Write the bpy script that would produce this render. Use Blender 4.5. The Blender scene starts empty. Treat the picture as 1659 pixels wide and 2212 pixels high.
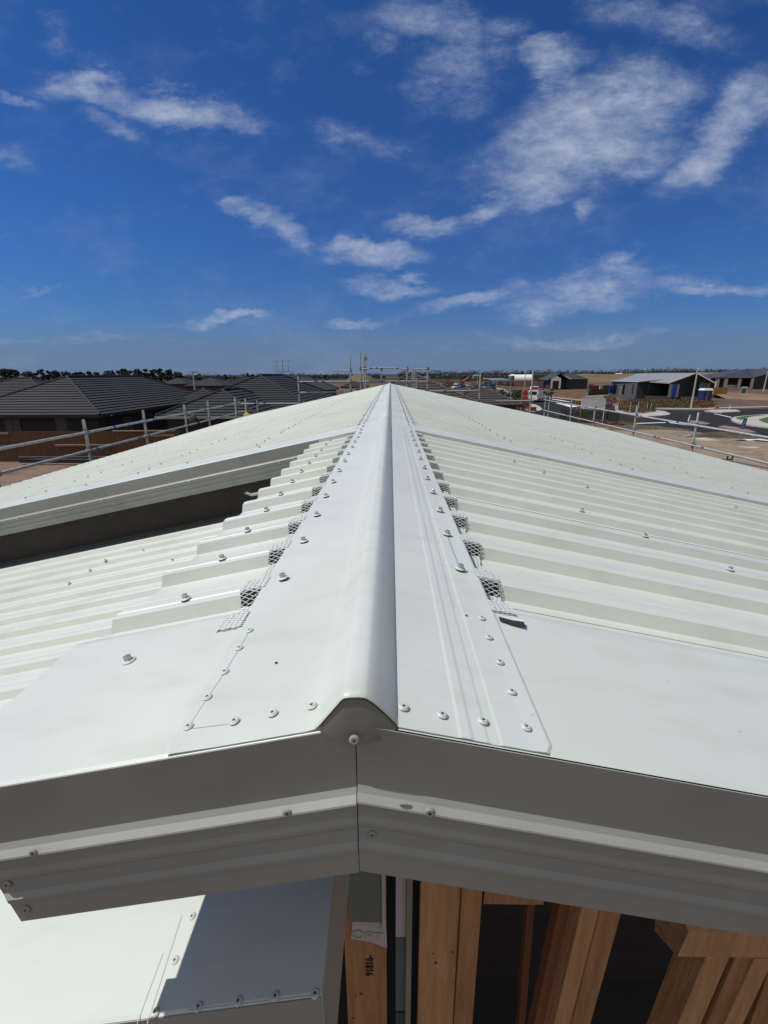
import bpy, bmesh, math, random
from mathutils import Vector, Matrix
import numpy as np
random.seed(7)
S=bpy.context.scene; COL=S.collection
R=math.radians
# ------------------------------------------------------------------ camera
H=5.0                                   # eye height over the ground (m)
F=994.25; TH,YW,RO,CX=0.2916,-0.0159,-0.0068,0.0238
fw=Vector((math.sin(YW)*math.cos(TH),math.cos(YW)*math.cos(TH),-math.sin(TH)))
rt0=Vector((math.cos(YW),-math.sin(YW),0)); up0=rt0.cross(fw)
rt=math.cos(RO)*rt0+math.sin(RO)*up0; up=-math.sin(RO)*rt0+math.cos(RO)*up0
C0=Vector((CX,0,H))
cd=bpy.data.cameras.new('camera'); co=bpy.data.objects.new('camera',cd); COL.objects.link(co)
cd.sensor_fit='VERTICAL'; cd.sensor_height=36; cd.sensor_width=27; cd.lens=36*F/2212
cd.clip_start=.01; cd.clip_end=20000
co.matrix_world=Matrix(((rt.x,up.x,-fw.x,C0.x),(rt.y,up.y,-fw.y,C0.y),(rt.z,up.z,-fw.z,C0.z),(0,0,0,1)))
S.camera=co
S.render.resolution_x=768; S.render.resolution_y=1024
S.view_settings.view_transform='Standard'; S.view_settings.look='None'
S.view_settings.exposure=0.08; S.view_settings.gamma=1; S.view_settings.use_curve_mapping=False
def ray(x,y): return rt*((x-829.5)/F)-up*((y-1106)/F)+fw
def G(x,y,z=0.0):                       # measured point -> world, on a level z
    r=ray(x,y); return C0+r*((z-H)/r.z)
def PY(x,y,Y):                          # ... on a plane of constant distance
    r=ray(x,y); return C0+r*(Y/r.y)
TS=0.2105; Z0=H-.3193                   # roof slope, ridge level
def zr(x): return Z0-TS*abs(x)
# ------------------------------------------------------------------ light
SUN=Vector((-.62,0,1)).normalized()
sl=bpy.data.lights.new('sun','SUN'); sl.energy=3.5; sl.angle=R(.53); sl.color=(1,.975,.93)
so=bpy.data.objects.new('sun',sl); COL.objects.link(so); so.rotation_euler=(-SUN).to_track_quat('-Z','Y').to_euler()
W=bpy.data.worlds.new('World'); S.world=W; W.use_nodes=True
def build_world():
    nt=W.node_tree; N=nt.nodes; L=nt.links; N.clear()
    out=N.new('ShaderNodeOutputWorld'); bg=N.new('ShaderNodeBackground'); bg.inputs[1].default_value=.1
    L.new(bg.outputs[0],out.inputs[0])
    sk=N.new('ShaderNodeTexSky'); sk.sky_type='NISHITA'; sk.sun_disc=False
    sk.sun_elevation=math.asin(SUN.z); sk.sun_rotation=math.atan2(SUN.x,SUN.y)
    sk.air_density=1.0; sk.dust_density=.3; sk.ozone_density=3.0; sk.altitude=0
    tc=N.new('ShaderNodeTexCoord'); sp=N.new('ShaderNodeSeparateXYZ'); L.new(tc.outputs['Generated'],sp.inputs[0])
    def M(op,a,b=None,c=None,clamp=False):
        n=N.new('ShaderNodeMath'); n.operation=op; n.use_clamp=clamp
        for i,v in enumerate((a,b,c)):
            if v is None: continue
            if isinstance(v,(int,float)): n.inputs[i].default_value=v
            else: L.new(v,n.inputs[i])
        return n.outputs[0]
    ay=M('MAXIMUM',M('ABSOLUTE',sp.outputs[1]),.08)
    u=M('DIVIDE',sp.outputs[0],ay); v=M('DIVIDE',sp.outputs[2],ay)
    cb=N.new('ShaderNodeCombineXYZ'); L.new(u,cb.inputs[0]); L.new(v,cb.inputs[1])
    # tint
    hs=N.new('ShaderNodeMixRGB'); hs.blend_type='MULTIPLY'; hs.inputs[0].default_value=1
    el=N.new('ShaderNodeValToRGB'); L.new(M('MULTIPLY',v,.9,clamp=True),el.inputs[0])
    el.color_ramp.elements[0].position=0; el.color_ramp.elements[0].color=TINT0
    el.color_ramp.elements[1].position=.8; el.color_ramp.elements[1].color=TINT2
    e=el.color_ramp.elements.new(.22); e.color=TINT1
    L.new(sk.outputs[0],hs.inputs[1]); L.new(el.outputs[0],hs.inputs[2])
    # domain-warped noise
    def noise(scale,det,rough,sx=1,sy=1,off=0):
        mp=N.new('ShaderNodeMapping'); mp.inputs['Scale'].default_value=(sx,sy,1); mp.inputs['Location'].default_value=(off,off*.7,0)
        L.new(cb.outputs[0],mp.inputs[0]); n=N.new('ShaderNodeTexNoise'); n.inputs['Scale'].default_value=scale
        n.inputs['Detail'].default_value=det; n.inputs['Roughness'].default_value=rough; L.new(mp.outputs[0],n.inputs[0]); return n
    nz=noise(8,9,.68,1,2.0).outputs['Fac']; nb=noise(3.2,5,.55,1,1.6,3.1).outputs['Fac']; nf=noise(22,8,.72,1,2.6,7).outputs['Fac']
    nw=noise(4.2,7,.62,1,2.2,9.3)
    off=N.new('ShaderNodeVectorMath'); off.operation='SUBTRACT'; L.new(nw.outputs['Color'],off.inputs[0]); off.inputs[1].default_value=(.5,.5,.5)
    sc=N.new('ShaderNodeVectorMath'); sc.operation='SCALE'; L.new(off.outputs[0],sc.inputs[0]); sc.inputs['Scale'].default_value=.15
    wv=N.new('ShaderNodeVectorMath'); wv.operation='ADD'; L.new(cb.outputs[0],wv.inputs[0]); L.new(sc.outputs[0],wv.inputs[1])
    tot=None
    for (x,y,rx,ry,ang,d) in CLOUDS:
        r=ray(x,y); U,V=r.x/r.y,r.z/r.y
        ru=abs((ray(x+rx,y)).x/(ray(x+rx,y)).y-U); rv=abs(V-ray(x,y+ry).z/ray(x,y+ry).y)
        mp=N.new('ShaderNodeMapping'); mp.vector_type='TEXTURE'
        mp.inputs['Location'].default_value=(U,V,0); mp.inputs['Rotation'].default_value=(0,0,R(ang)); mp.inputs['Scale'].default_value=(ru,rv,1)
        L.new(wv.outputs[0],mp.inputs[0])
        ln=N.new('ShaderNodeVectorMath'); ln.operation='LENGTH'; L.new(mp.outputs[0],ln.inputs[0])
        mr=N.new('ShaderNodeMapRange'); mr.interpolation_type='SMOOTHSTEP'; L.new(ln.outputs['Value'],mr.inputs[0])
        mr.inputs[1].default_value=1.45; mr.inputs[2].default_value=.1; mr.inputs[3].default_value=0; mr.inputs[4].default_value=d
        tot=mr.outputs[0] if tot is None else M('MAXIMUM',tot,mr.outputs[0])
    # ragged edges: blob value + noise, thresholded
    n3=M('ADD',M('MULTIPLY',nz,.75),M('ADD',M('MULTIPLY',nb,.40),M('MULTIPLY',nf,.32)))
    dens=M('ADD',tot,M('MULTIPLY_ADD',n3,2.2,-1.57))
    mr=N.new('ShaderNodeMapRange'); mr.interpolation_type='SMOOTHSTEP'; L.new(dens,mr.inputs[0]); mr.inputs[1].default_value=.02; mr.inputs[2].default_value=1.5
    gate=M('MULTIPLY',tot,2.2,clamp=True)
    cl=M('MULTIPLY',M('MULTIPLY',mr.outputs[0],.9),gate,clamp=True)
    # thin wisps everywhere + haze bank at the horizon
    wis=N.new('ShaderNodeMapRange'); L.new(M('ADD',M('MULTIPLY',nb,.6),M('MULTIPLY',nz,.4)),wis.inputs[0]); wis.inputs[1].default_value=.5; wis.inputs[2].default_value=.8; wis.inputs[4].default_value=.26
    hz=N.new('ShaderNodeMapRange'); hz.interpolation_type='SMOOTHSTEP'
    L.new(M('ADD',v,M('MULTIPLY_ADD',nb,.03,-.015)),hz.inputs[0]); hz.inputs[1].default_value=.125; hz.inputs[2].default_value=.03; hz.inputs[4].default_value=.7
    cl=M('MAXIMUM',cl,wis.outputs[0])
    # self shading of the clouds by a second, shifted noise
    shd=N.new('ShaderNodeMixRGB'); L.new(M('MULTIPLY_ADD',nz,2.4,-.85,clamp=True),shd.inputs[0])
    shd.inputs[1].default_value=(2.0,2.7,4.3,1); shd.inputs[2].default_value=(4.9,5.4,6.5,1)
    h2_=N.new('ShaderNodeMixRGB'); L.new(hz.outputs[0],h2_.inputs[0]); L.new(hs.outputs[0],h2_.inputs[1]); h2_.inputs[2].default_value=(1.35,1.95,3.4,1)
    mx=N.new('ShaderNodeMixRGB'); L.new(cl,mx.inputs[0]); L.new(h2_.outputs[0],mx.inputs[1]); L.new(shd.outputs[0],mx.inputs[2])
    # unseen bright cloud bank added behind the viewer as neutral fill light
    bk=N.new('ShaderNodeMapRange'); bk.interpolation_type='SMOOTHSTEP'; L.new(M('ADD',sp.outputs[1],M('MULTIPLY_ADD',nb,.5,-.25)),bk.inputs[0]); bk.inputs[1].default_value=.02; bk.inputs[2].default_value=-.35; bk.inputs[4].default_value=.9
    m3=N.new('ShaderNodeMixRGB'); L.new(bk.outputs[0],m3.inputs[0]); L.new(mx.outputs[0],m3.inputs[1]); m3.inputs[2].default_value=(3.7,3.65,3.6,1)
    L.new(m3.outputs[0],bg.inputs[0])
TINT0=(.20,.33,.60,1); TINT1=(.18,.365,.69,1); TINT2=(.13,.36,.68,1)
#        x    y    rx   ry  angle density   (direction of each cloud in the sky)
CLOUDS=[(330,215,290,42,-11,.95),(235,262,90,34,-20,.6),(130,85,45,40,0,.45),(30,190,80,20,-8,.55),(20,335,70,35,-25,.4),
 (950,40,170,90,-15,.8),(1210,135,95,62,0,1.0),(1270,285,270,130,10,1.05),(1560,290,190,80,42,1.05),(1180,370,120,80,30,.95),(1060,440,80,38,20,.85),
 (915,483,95,34,8,.9),(600,500,100,38,-28,.95),(525,455,50,24,-10,.8),(810,560,125,36,3,1.0),(860,625,125,24,3,.9),(1290,615,260,52,6,.9),
 (1250,655,180,36,5,.85),(1010,655,170,24,10,.8),(1330,555,80,22,12,.6),(765,700,85,16,2,.9),(490,698,110,15,5,.75),(340,706,60,8,0,.5),
 (100,637,70,9,-3,.5),(1600,545,60,10,0,.35),(1500,605,200,22,-3,.8),(1250,440,60,40,-60,.6),(800,90,60,80,-60,.5),(760,290,220,50,-15,.36),(1430,40,240,70,-15,.55),(1000,150,150,110,0,.55),(1090,60,110,70,0,.6),(700,265,120,40,-10,.4),(180,740,300,14,0,.45),(1250,735,400,18,2,.5)]
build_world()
# ------------------------------------------------------------------ materials
MATS={}
def mat(name,col,rough=.7,metal=0,spec=.5,var=0,vs=3.0,bump=0,bs=20,streak=None,col2=None,th=None,coat=0):
    if name in MATS: return MATS[name]
    m=bpy.data.materials.new(name); m.use_nodes=True; nt=m.node_tree; N=nt.nodes; L=nt.links
    b=N['Principled BSDF']; b.inputs['Roughness'].default_value=rough; b.inputs['Metallic'].default_value=metal
    b.inputs['Specular IOR Level'].default_value=spec
    tc=N.new('ShaderNodeTexCoord'); c=(*col,1)
    mp=N.new('ShaderNodeMapping'); L.new(tc.outputs['Object'],mp.inputs[0])
    if streak: mp.inputs['Scale'].default_value=streak
    nz=N.new('ShaderNodeTexNoise'); nz.inputs['Scale'].default_value=vs; nz.inputs['Detail'].default_value=6; nz.inputs['Roughness'].default_value=.65
    L.new(mp.outputs[0],nz.inputs[0])
    if var or col2:
        rp=N.new('ShaderNodeValToRGB'); L.new(nz.outputs['Fac'],rp.inputs[0])
        t0,t1=th or (.3,.7); rp.color_ramp.elements[0].position=t0; rp.color_ramp.elements[1].position=t1
        c2=(*col2,1) if col2 else tuple(min(1,x*(1+var)) for x in col)+(1,)
        rp.color_ramp.elements[0].color=c if col2 else tuple(x*(1-var) for x in col)+(1,)
        rp.color_ramp.elements[1].color=c2; L.new(rp.outputs[0],b.inputs['Base Color'])
    else: b.inputs['Base Color'].default_value=c
    if bump:
        n2=N.new('ShaderNodeTexNoise'); n2.inputs['Scale'].default_value=bs; n2.inputs['Detail'].default_value=4; L.new(mp.outputs[0],n2.inputs[0])
        bp=N.new('ShaderNodeBump'); bp.inputs['Strength'].default_value=min(1,bump); bp.inputs['Distance'].default_value=.02
        L.new(n2.outputs['Fac'],bp.inputs['Height']); L.new(bp.outputs[0],b.inputs['Normal'])
    if coat: b.inputs['Coat Weight'].default_value=coat; b.inputs['Coat Roughness'].default_value=.1
    MATS[name]=m; return m
def steel_mat(name,col,rough,specks=True,dirt=.05,patch=.945,bmp=.12):
    # painted sheet steel: faint cloudy soiling, fine specks of swarf, slight oil-canning
    m=mat(name,col,rough,spec=.5); nt=m.node_tree; N=nt.nodes; L=nt.links; b=N['Principled BSDF']
    tc=N.new('ShaderNodeTexCoord')
    def nz(s,d,st=(1,1,1)):
        mp=N.new('ShaderNodeMapping'); mp.inputs['Scale'].default_value=st; L.new(tc.outputs['Object'],mp.inputs[0])
        n=N.new('ShaderNodeTexNoise'); n.inputs['Scale'].default_value=s; n.inputs['Detail'].default_value=d; L.new(mp.outputs[0],n.inputs[0]); return n.outputs['Fac']
    def ramp(src,p0,p1,c0,c1):
        r=N.new('ShaderNodeValToRGB'); L.new(src,r.inputs[0]); r.color_ramp.elements[0].position=p0; r.color_ramp.elements[1].position=p1
        r.color_ramp.elements[0].color=c0; r.color_ramp.elements[1].color=c1; return r.outputs[0]
    def mul(a,c):
        x=N.new('ShaderNodeMixRGB'); x.blend_type='MULTIPLY'; x.inputs[0].default_value=1; L.new(a,x.inputs[1]); L.new(c,x.inputs[2]); return x.outputs[0]
    base=ramp(nz(1.7,4),.35,.65,(*[x*(1-dirt) for x in col],1),(col[0]*1.02,col[1]*1.04,col[2]*1.0,1))
    base=mul(base,ramp(nz(3.1,9,(1,.6,1)),.30,.44,(patch,patch*.985,patch*.96,1),(1,1,1,1)))
    base=mul(base,ramp(nz(9,8,(1,2.5,1)),.25,.5,(.93,.92,.9,1),(1,1,1,1)))
    if specks:
        vo=N.new('ShaderNodeTexVoronoi'); vo.inputs['Scale'].default_value=22; L.new(tc.outputs['Object'],vo.inputs[0])
        s=ramp(vo.outputs['Distance'],.018,.035,(.45,.42,.4,1),(1,1,1,1))
        gate=ramp(nz(5,3),.5,.6,(0,0,0,1),(1,1,1,1))
        x=N.new('ShaderNodeMixRGB'); x.blend_type='MULTIPLY'; L.new(gate,x.inputs[0]); L.new(base,x.inputs[1]); L.new(s,x.inputs[2]); base=x.outputs[0]
    L.new(base,b.inputs['Base Color'])
    bp=N.new('ShaderNodeBump'); bp.inputs['Strength'].default_value=bmp; bp.inputs['Distance'].default_value=.02
    L.new(nz(3.5,2),bp.inputs['Height']); L.new(bp.outputs[0],b.inputs['Normal'])
    r=N.new('ShaderNodeMapRange'); L.new(nz(14,5),r.inputs[0]); r.inputs[3].default_value=rough-.06; r.inputs[4].default_value=rough+.1; L.new(r.outputs[0],b.inputs['Roughness'])
    return m
M_ST=steel_mat('painted_steel',(.605,.635,.585),.40)
M_CAP=steel_mat('ridge_steel',(.59,.62,.59),.42)
M_FAR=steel_mat('roof_steel',(.605,.63,.585),.45,specks=False)
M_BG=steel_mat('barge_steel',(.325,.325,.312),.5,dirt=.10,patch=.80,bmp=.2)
M_SCR=mat('screw_head',(.42,.44,.44),.3,metal=.6,var=.15,vs=60)
M_WASH=mat('screw_washer',(.58,.6,.57),.5)
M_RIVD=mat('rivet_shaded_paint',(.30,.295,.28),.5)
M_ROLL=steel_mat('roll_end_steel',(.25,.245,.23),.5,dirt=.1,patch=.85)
M_RIV=mat('rivet',(.56,.55,.52),.45,var=.1,vs=80)
M_HOLE=mat('rivet_hole',(.03,.03,.04),.6)
M_FOAM=mat('closure_foam',(.02,.02,.022),.9)
M_LAT=mat('closure_mesh_paint',(.66,.68,.65),.6)
M_GAP=mat('lap_shadow_gap',(.03,.03,.03),.9)
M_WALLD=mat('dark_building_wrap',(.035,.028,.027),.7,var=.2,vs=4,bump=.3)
M_GALV=mat('galvanised_tube',(.42,.43,.42),.5,metal=.2,var=.22,vs=14,bump=.2)
M_GALD=mat('weathered_tube',(.22,.235,.25),.5,metal=.5,var=.3,vs=9)
M_BLUE=mat('blue_tape',(.03,.09,.35),.5); M_RED=mat('red_tape',(.3,.03,.04),.5)
M_TILE=mat('charcoal_roof_tile',(.018,.019,.023),.8,var=.35,vs=6,bump=.6,bs=9)
M_TILE2=mat('grey_roof_tile',(.045,.046,.05),.75,var=.3,vs=5,bump=.6,bs=9)
M_ASPH=mat('asphalt',(.026,.026,.027),.95,spec=.15,var=.25,vs=1.2,bump=.3,bs=60)
M_CONC=mat('concrete',(.42,.39,.345),.85,var=.12,vs=1.5,bump=.2,bs=30)
M_WHITE=mat('road_paint',(.72,.72,.70),.7,var=.08,vs=4)
M_DIRT=mat('bare_earth',(.15,.09,.055),.95,col2=(.25,.165,.105),vs=.25,bump=1,bs=2)
M_SAND=mat('pale_sand',(.26,.195,.135),.95,col2=(.15,.10,.065),vs=.9,bump=1,bs=3,th=(.45,.75))
M_BANK=mat('earth_bank',(.075,.042,.022),.95,col2=(.15,.088,.048),vs=.6,bump=1,bs=2)
M_LEAF=mat('leaf_green',(.05,.085,.025),.8,var=.5,vs=1.5)
M_LEAFD=mat('leaf_dark',(.018,.03,.016),.85,var=.5,vs=.7)
M_REDB=mat('shrub_red',(.21,.065,.035),.85,var=.5,vs=1.5)
M_GRASS=mat('grass',(.06,.10,.025),.95,var=.4,vs=2,bump=.5)
M_DRYG=mat('dry_grass',(.25,.20,.10),.95,var=.4,vs=2)
M_BARK=mat('bark',(.10,.08,.06),.9,var=.3,vs=6)
def wood_mat(name,c0,c1,vs=3,streak=(9,9,.7)):
    m=mat(name,c0,.75,col2=c1,vs=vs,streak=streak,bump=.25,bs=10,th=(.3,.75)); return m
M_PINE=wood_mat('pine_timber',(.46,.24,.115),(.23,.11,.05),vs=4)
M_PINE2=wood_mat('pine_timber_pale',(.56,.32,.17),(.33,.175,.085),vs=5)
M_FENCE=wood_mat('fence_paling',(.17,.088,.047),(.075,.038,.022),vs=2,streak=(7,7,.4))
M_FENCE2=wood_mat('fence_paling_far',(.13,.065,.028),(.07,.035,.017),vs=2,streak=(2,2,.4))
M_BLK=mat('black_fence',(.018,.018,.020),.7,var=.3,vs=2)
M_KNOT=mat('timber_knot',(.09,.035,.015),.8); M_INK=mat('stamp_ink',(.035,.02,.015),.8)
# ------------------------------------------------------------------ mesh builder
class MB:
    def __init__(s): s.v=[]; s.f=[]; s.m=[]; s.mats=[]
    def mi(s,m):
        if m not in s.mats: s.mats.append(m)
        return s.mats.index(m)
    def add(s,vs,fs,m):
        o=len(s.v); s.v+= [tuple(x) for x in vs]; i=s.mi(m)
        for f in fs: s.f.append([a+o for a in f]); s.m.append(i)
    def quad(s,a,b,c,d,m): s.add((a,b,c,d),((0,1,2,3),),m)
    def box(s,x0,x1,y0,y1,z0,z1,m,rot=0,ctr=None):
        vs=[(x,y,z) for z in (z0,z1) for y in (y0,y1) for x in (x0,x1)]
        if rot:
            cx,cy=ctr or ((x0+x1)/2,(y0+y1)/2); c,sn=math.cos(rot),math.sin(rot)
            vs=[(cx+(x-cx)*c-(y-cy)*sn,cy+(x-cx)*sn+(y-cy)*c,z) for x,y,z in vs]
        s.add(vs,((0,2,3,1),(4,5,7,6),(0,1,5,4),(2,6,7,3),(0,4,6,2),(1,3,7,5)),m)
    def hexa(s,p,m):   # 8 points bottom 4 ccw, top 4 ccw
        s.add(p,((3,2,1,0),(4,5,6,7),(0,1,5,4),(1,2,6,5),(2,3,7,6),(3,0,4,7)),m)
    def tube(s,a,b,r,m,n=10,r2=None,caps=True):
        a=Vector(a);b=Vector(b);d=(b-a).normalized(); r2=r if r2 is None else r2
        u=d.orthogonal().normalized();w=d.cross(u); vs=[]
        for q,rr in ((a,r),(b,r2)):
            for i in range(n):
                t=2*math.pi*i/n; vs.append(q+u*math.cos(t)*rr+w*math.sin(t)*rr)
        fs=[(i,(i+1)%n,n+(i+1)%n,n+i) for i in range(n)]
        if caps: fs+= [tuple(range(n-1,-1,-1)),tuple(range(n,2*n))]
        s.add(vs,fs,m)
    def prism(s,poly,z0,z1,m):   # poly list of (x,y) ccw
        n=len(poly); area=sum(poly[i][0]*poly[(i+1)%n][1]-poly[(i+1)%n][0]*poly[i][1] for i in range(n))
        if area<0: poly=poly[::-1]
        vs=[(x,y,z0) for x,y in poly]+[(x,y,z1) for x,y in poly]
        s.add(vs,[tuple(range(n-1,-1,-1)),tuple(range(n,2*n))]+[(i,(i+1)%n,n+(i+1)%n,n+i) for i in range(n)],m)
    def slab(s,pts,d,m):         # planar polygon given thickness by vector d
        n=len(pts); pts=[Vector(p) for p in pts]; d=Vector(d); vs=pts+[p+d for p in pts]
        s.add(vs,[tuple(range(n)),tuple(range(2*n-1,n-1,-1))]+[(i,n+i,n+(i+1)%n,(i+1)%n) for i in range(n)],m)
    def build(s,name,parent=None,loc=None,smooth=False,fixn=True,auto=None):
        me=bpy.data.meshes.new(name); me.from_pydata(s.v,[],s.f)
        for m in s.mats: me.materials.append(m)
        me.polygons.foreach_set('material_index',s.m)
        if fixn:
            bm=bmesh.new(); bm.from_mesh(me); bmesh.ops.recalc_face_normals(bm,faces=bm.faces); bm.to_mesh(me); bm.free()
        if smooth:
            me.polygons.foreach_set('use_smooth',[True]*len(me.polygons))
            try: me.set_sharp_from_angle(angle=R(auto or 35))
            except Exception: pass
        me.update()
        if loc is not None:
            me.transform(Matrix.Translation(-Vector(loc)))
        o=bpy.data.objects.new(name,me); COL.objects.link(o)
        if loc is not None: o.location=loc
        if parent is not None: setp(o,parent)
        return o
def wloc(o):
    v=o.location.copy(); p=o.parent
    while p: v=v+p.location; p=p.parent
    return v
def setp(o,p):      # parents carry no rotation, so an offset of the location is enough
    l=o.location.copy(); w=wloc(p); o.parent=p; o.location=l-w
def tag(o,label,cat,group=None):
    o['label']=label; o['category']=cat
    if group: o['group']=group
    return o
def thing(name,label,cat,loc=(0,0,0),group=None):
    o=bpy.data.objects.new(name,None); o.empty_display_size=.2; COL.objects.link(o); o.location=loc
    return tag(o,label,cat,group)
def struct(o): o['kind']='structure'; return o
def cp(o,loc,parent=None,world=True):
    c=o.copy(); COL.objects.link(c); c.parent=None; c.location=loc
    if parent is not None: setp(c,parent)
    return c
def ctree(root,loc,label=None,rz=None,scale=None):
    r=root.copy(); COL.objects.link(r); r.location=loc
    if label: r['label']=label
    if rz is not None: r.rotation_euler=(0,0,rz)
    if scale: r.scale=(scale,)*3
    for ch in root.children:
        c=ch.copy(); COL.objects.link(c); c.parent=r
        for g in ch.children:
            d=g.copy(); COL.objects.link(d); d.parent=c
    return r
def text_mesh(txt,size,m,name,parent,mtx,depth=.001,bold=False,stroke=0):
    cu=bpy.data.curves.new(name,'FONT'); cu.body=txt; cu.size=size; cu.align_x='CENTER'; cu.align_y='CENTER'; cu.extrude=depth; cu.offset=stroke
    to=bpy.data.objects.new('tmp_text',cu); COL.objects.link(to)
    dg=bpy.context.evaluated_depsgraph_get(); me=bpy.data.meshes.new_from_object(to.evaluated_get(dg)); 
    bpy.data.objects.remove(to); me.transform(mtx); me.materials.clear(); me.materials.append(m)
    o=bpy.data.objects.new(name,me); COL.objects.link(o)
    if parent: o.parent=parent; me.transform(Matrix.Translation(-wloc(parent)))
    return o
# ================================================================== THE HOUSE UNDER THE CAMERA
YB=3.04; YE=16.4; XL=5.0; XR=7.35; YF=.36; P=.19
house=thing('house_under_construction','unfinished house with off-white ribbed steel roof seen right along its ridge','house',(0,YF,0))
RH=.025
def rib_profile(y0,y1,phase,pitch=P,h=RH,top=.040,sw=.0125,base=None):
    # (y,z) points: pan at -h, rib top at 0 with a small bead on each rib
    pts=[(y0,-h)]
    k=math.ceil((y0-phase)/pitch)
    while True:
        c=phase+pitch*k
        if c+top/2+sw+.001>y1: break
        if c-top/2-sw-.001>pts[-1][0]:
            t=top/2
            pts+=[(c-t-sw,-h),(c-t-.001,-.001),(c-t+.003,0),(c-.006,0),(c-.003,.0018),(c+.003,.0018),(c+.006,0),(c+t-.003,0),(c+t+.001,-.001),(c+t+sw,-h)]
            # pan stiffener
            m=c+pitch/2
            if m+.02<y1: pts+=[(m-.012,-h),(m-.006,-h+.0015),(m+.006,-h+.0015),(m+.012,-h)]
        k+=1
    pts.append((y1,-h)); return pts
def sheet(name,x0,x1,zf,prof,m,parent,thick=.0,seg=1,zoff=0):
    b=MB(); vs=[]; n=len(prof); xs=[x0+(x1-x0)*i/seg for i in range(seg+1)]
    for x in xs:
        for y,z in prof: vs.append((x,y,zf(x)+z+zoff))
    fs=[(i*n+j,i*n+j+1,(i+1)*n+j+1,(i+1)*n+j) for i in range(seg) for j in range(n-1)]
    b.add(vs,fs,m); return b.build(name,parent,fixn=False)
PHL,PHR=.752,.783
zl=lambda x: Z0+TS*x
zrr=lambda x: Z0-TS*x
XS=-.478
s_nl=sheet('roof_sheet',XS,-.02,zl,rib_profile(.70,YB+.02,PHL),M_ST,house)
s_nr=sheet('roof_sheet',.02,XR,zrr,rib_profile(.70,YB+.02,PHR),M_ST,house)
s_fl=sheet('roof_sheet',-XL,-.02,zl,rib_profile(YB+.3,YE,PHL),M_FAR,house,zoff=.004)
s_fr=sheet('roof_sheet',.02,XR,zrr,rib_profile(YB+.3,YE,PHR),M_FAR,house,zoff=.004)
for o,l in ((s_nl,'short left-hand ribbed strip ending in stepped cut rib ends'),(s_nr,'near right-hand ribbed sheets'),(s_fl,'far left-hand ribbed slope'),(s_fr,'far right-hand ribbed slope')): o['label']=l
# sheet laps: fine dark lines on the near right slope
for y in (.7195,1.485,2.245):
    b=MB()
    for k in range(24):
        x0=.215+(XR-.3)*k/24; x1=.215+(XR-.3)*(k+1)/24
        b.quad((x0,y,zrr(x0)+(-RH+.0008)),(x1,y,zrr(x1)+(-RH+.0008)),(x1,y+.0022,zrr(x1)-RH+.0012),(x0,y+.0022,zrr(x0)-RH+.0012),M_GAP)
    b.build('sheet_lap',s_nr)
# barge caps: front (flat top then fold to the pan) and at the step in the roof
def cap(name,x0,x1,zf,prof,m,parent): return sheet(name,x0,x1,zf,prof,m,parent,seg=6)
fp=[(YF,0.001),(YF+.004,.003),(.62,.003),(.645,.0025),(.668,-.004),(.70,-RH+.003),(.716,-RH+.003),(.7185,-RH+.001)]
cl=cap('barge_cap',XS-.012,-.002,zl,[(y,z-(.0 if i<4 else 0)) for i,(y,z) in enumerate(fp)],M_ST,house); cl['label']='left flat barge cap'
cr=cap('barge_cap',.002,XR+.03,zrr,fp,M_ST,house); cr['label']='right flat barge cap'
sp_=[(YB-.004,-.02),(YB-.004,.005),(YB,.008),(YB+.02,.009),(YB+.10,.004),(YB+.19,.004),(YB+.25,.008),(YB+.29,.007),(YB+.31,-RH+.008)]
c2=cap('barge_cap',-XL-.03,-.01,zl,sp_,M_CAP,house); c2['label']='left cap strip across the step in the roof'
c3=cap('barge_cap',.01,XR+.03,zrr,sp_,M_CAP,house); c3['label']='right cap strip across the step in the roof'
# underlay, so that the sheets are not paper
b=MB()
for (xa,xb,zf,ya,yb) in ((XS+.03,-.001,zl,YF+.02,YB+.05),(.001,XR-.02,zrr,YF+.02,YB+.05),(-XL+.02,-.001,zl,YB+.08,YE-.02),(.001,XR-.02,zrr,YB+.08,YE-.02)):
    p=[(xa,ya),(xb,ya),(xb,yb),(xa,yb)]
    b.hexa([(x,y,zf(x)-.075) for x,y in p]+[(x,y,zf(x)-.034) for x,y in p],M_WALLD)
b.build('roof_underlay',house)
# front barge flashing, profile in (y,z) swept along the slope
BP=[(0,.001),(0,-.070),(-.0035,-.0765),(-.0095,-.0815),(-.0100,-.0830),(-.0090,-.0850),(-.0030,-.0870),(-.002,-.106),(-.0052,-.1115),(-.0052,-.1155),(-.002,-.121),(-.002,-.139),(-.0062,-.1445),(-.0062,-.1490),(-.002,-.155),(-.003,-.182),(.004,-.186),(.012,-.184)]
def barge(name,xs,zf,y0,prof,m,parent,trim=0,thick=.0012):
    b=MB(); vs=[]; n=len(prof)
    for k,x in enumerate(xs):
        for y,z in prof:
            xx=x
            if k==0 and trim: xx=(x-trim*z)*(1+y/.36)       # square cut of the end
            vs.append((xx,y0+y,zf(xx)+z))
    fs=[(i*n+j,i*n+j+1,(i+1)*n+j+1,(i+1)*n+j) for i in range(len(xs)-1) for j in range(n-1)]
    b.add(vs,fs,m); o=b.build(name,parent,fixn=False)
    md=o.modifiers.new('t','SOLIDIFY'); md.thickness=thick; md.offset=0
    return o
xs_=lambda a,b,n:[a+(b-a)*i/n for i in range(n+1)]
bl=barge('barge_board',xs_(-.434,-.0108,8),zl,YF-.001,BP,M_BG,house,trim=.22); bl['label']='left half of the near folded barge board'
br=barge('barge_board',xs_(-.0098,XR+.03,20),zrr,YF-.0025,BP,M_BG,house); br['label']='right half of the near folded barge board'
bf=barge('barge_board',xs_(-XL-.03,-.45,16),zl,YB-.006,[(y,z) for y,z in BP]+[],M_BG,house); bf['label']='far barge board above the dark recess'
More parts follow.
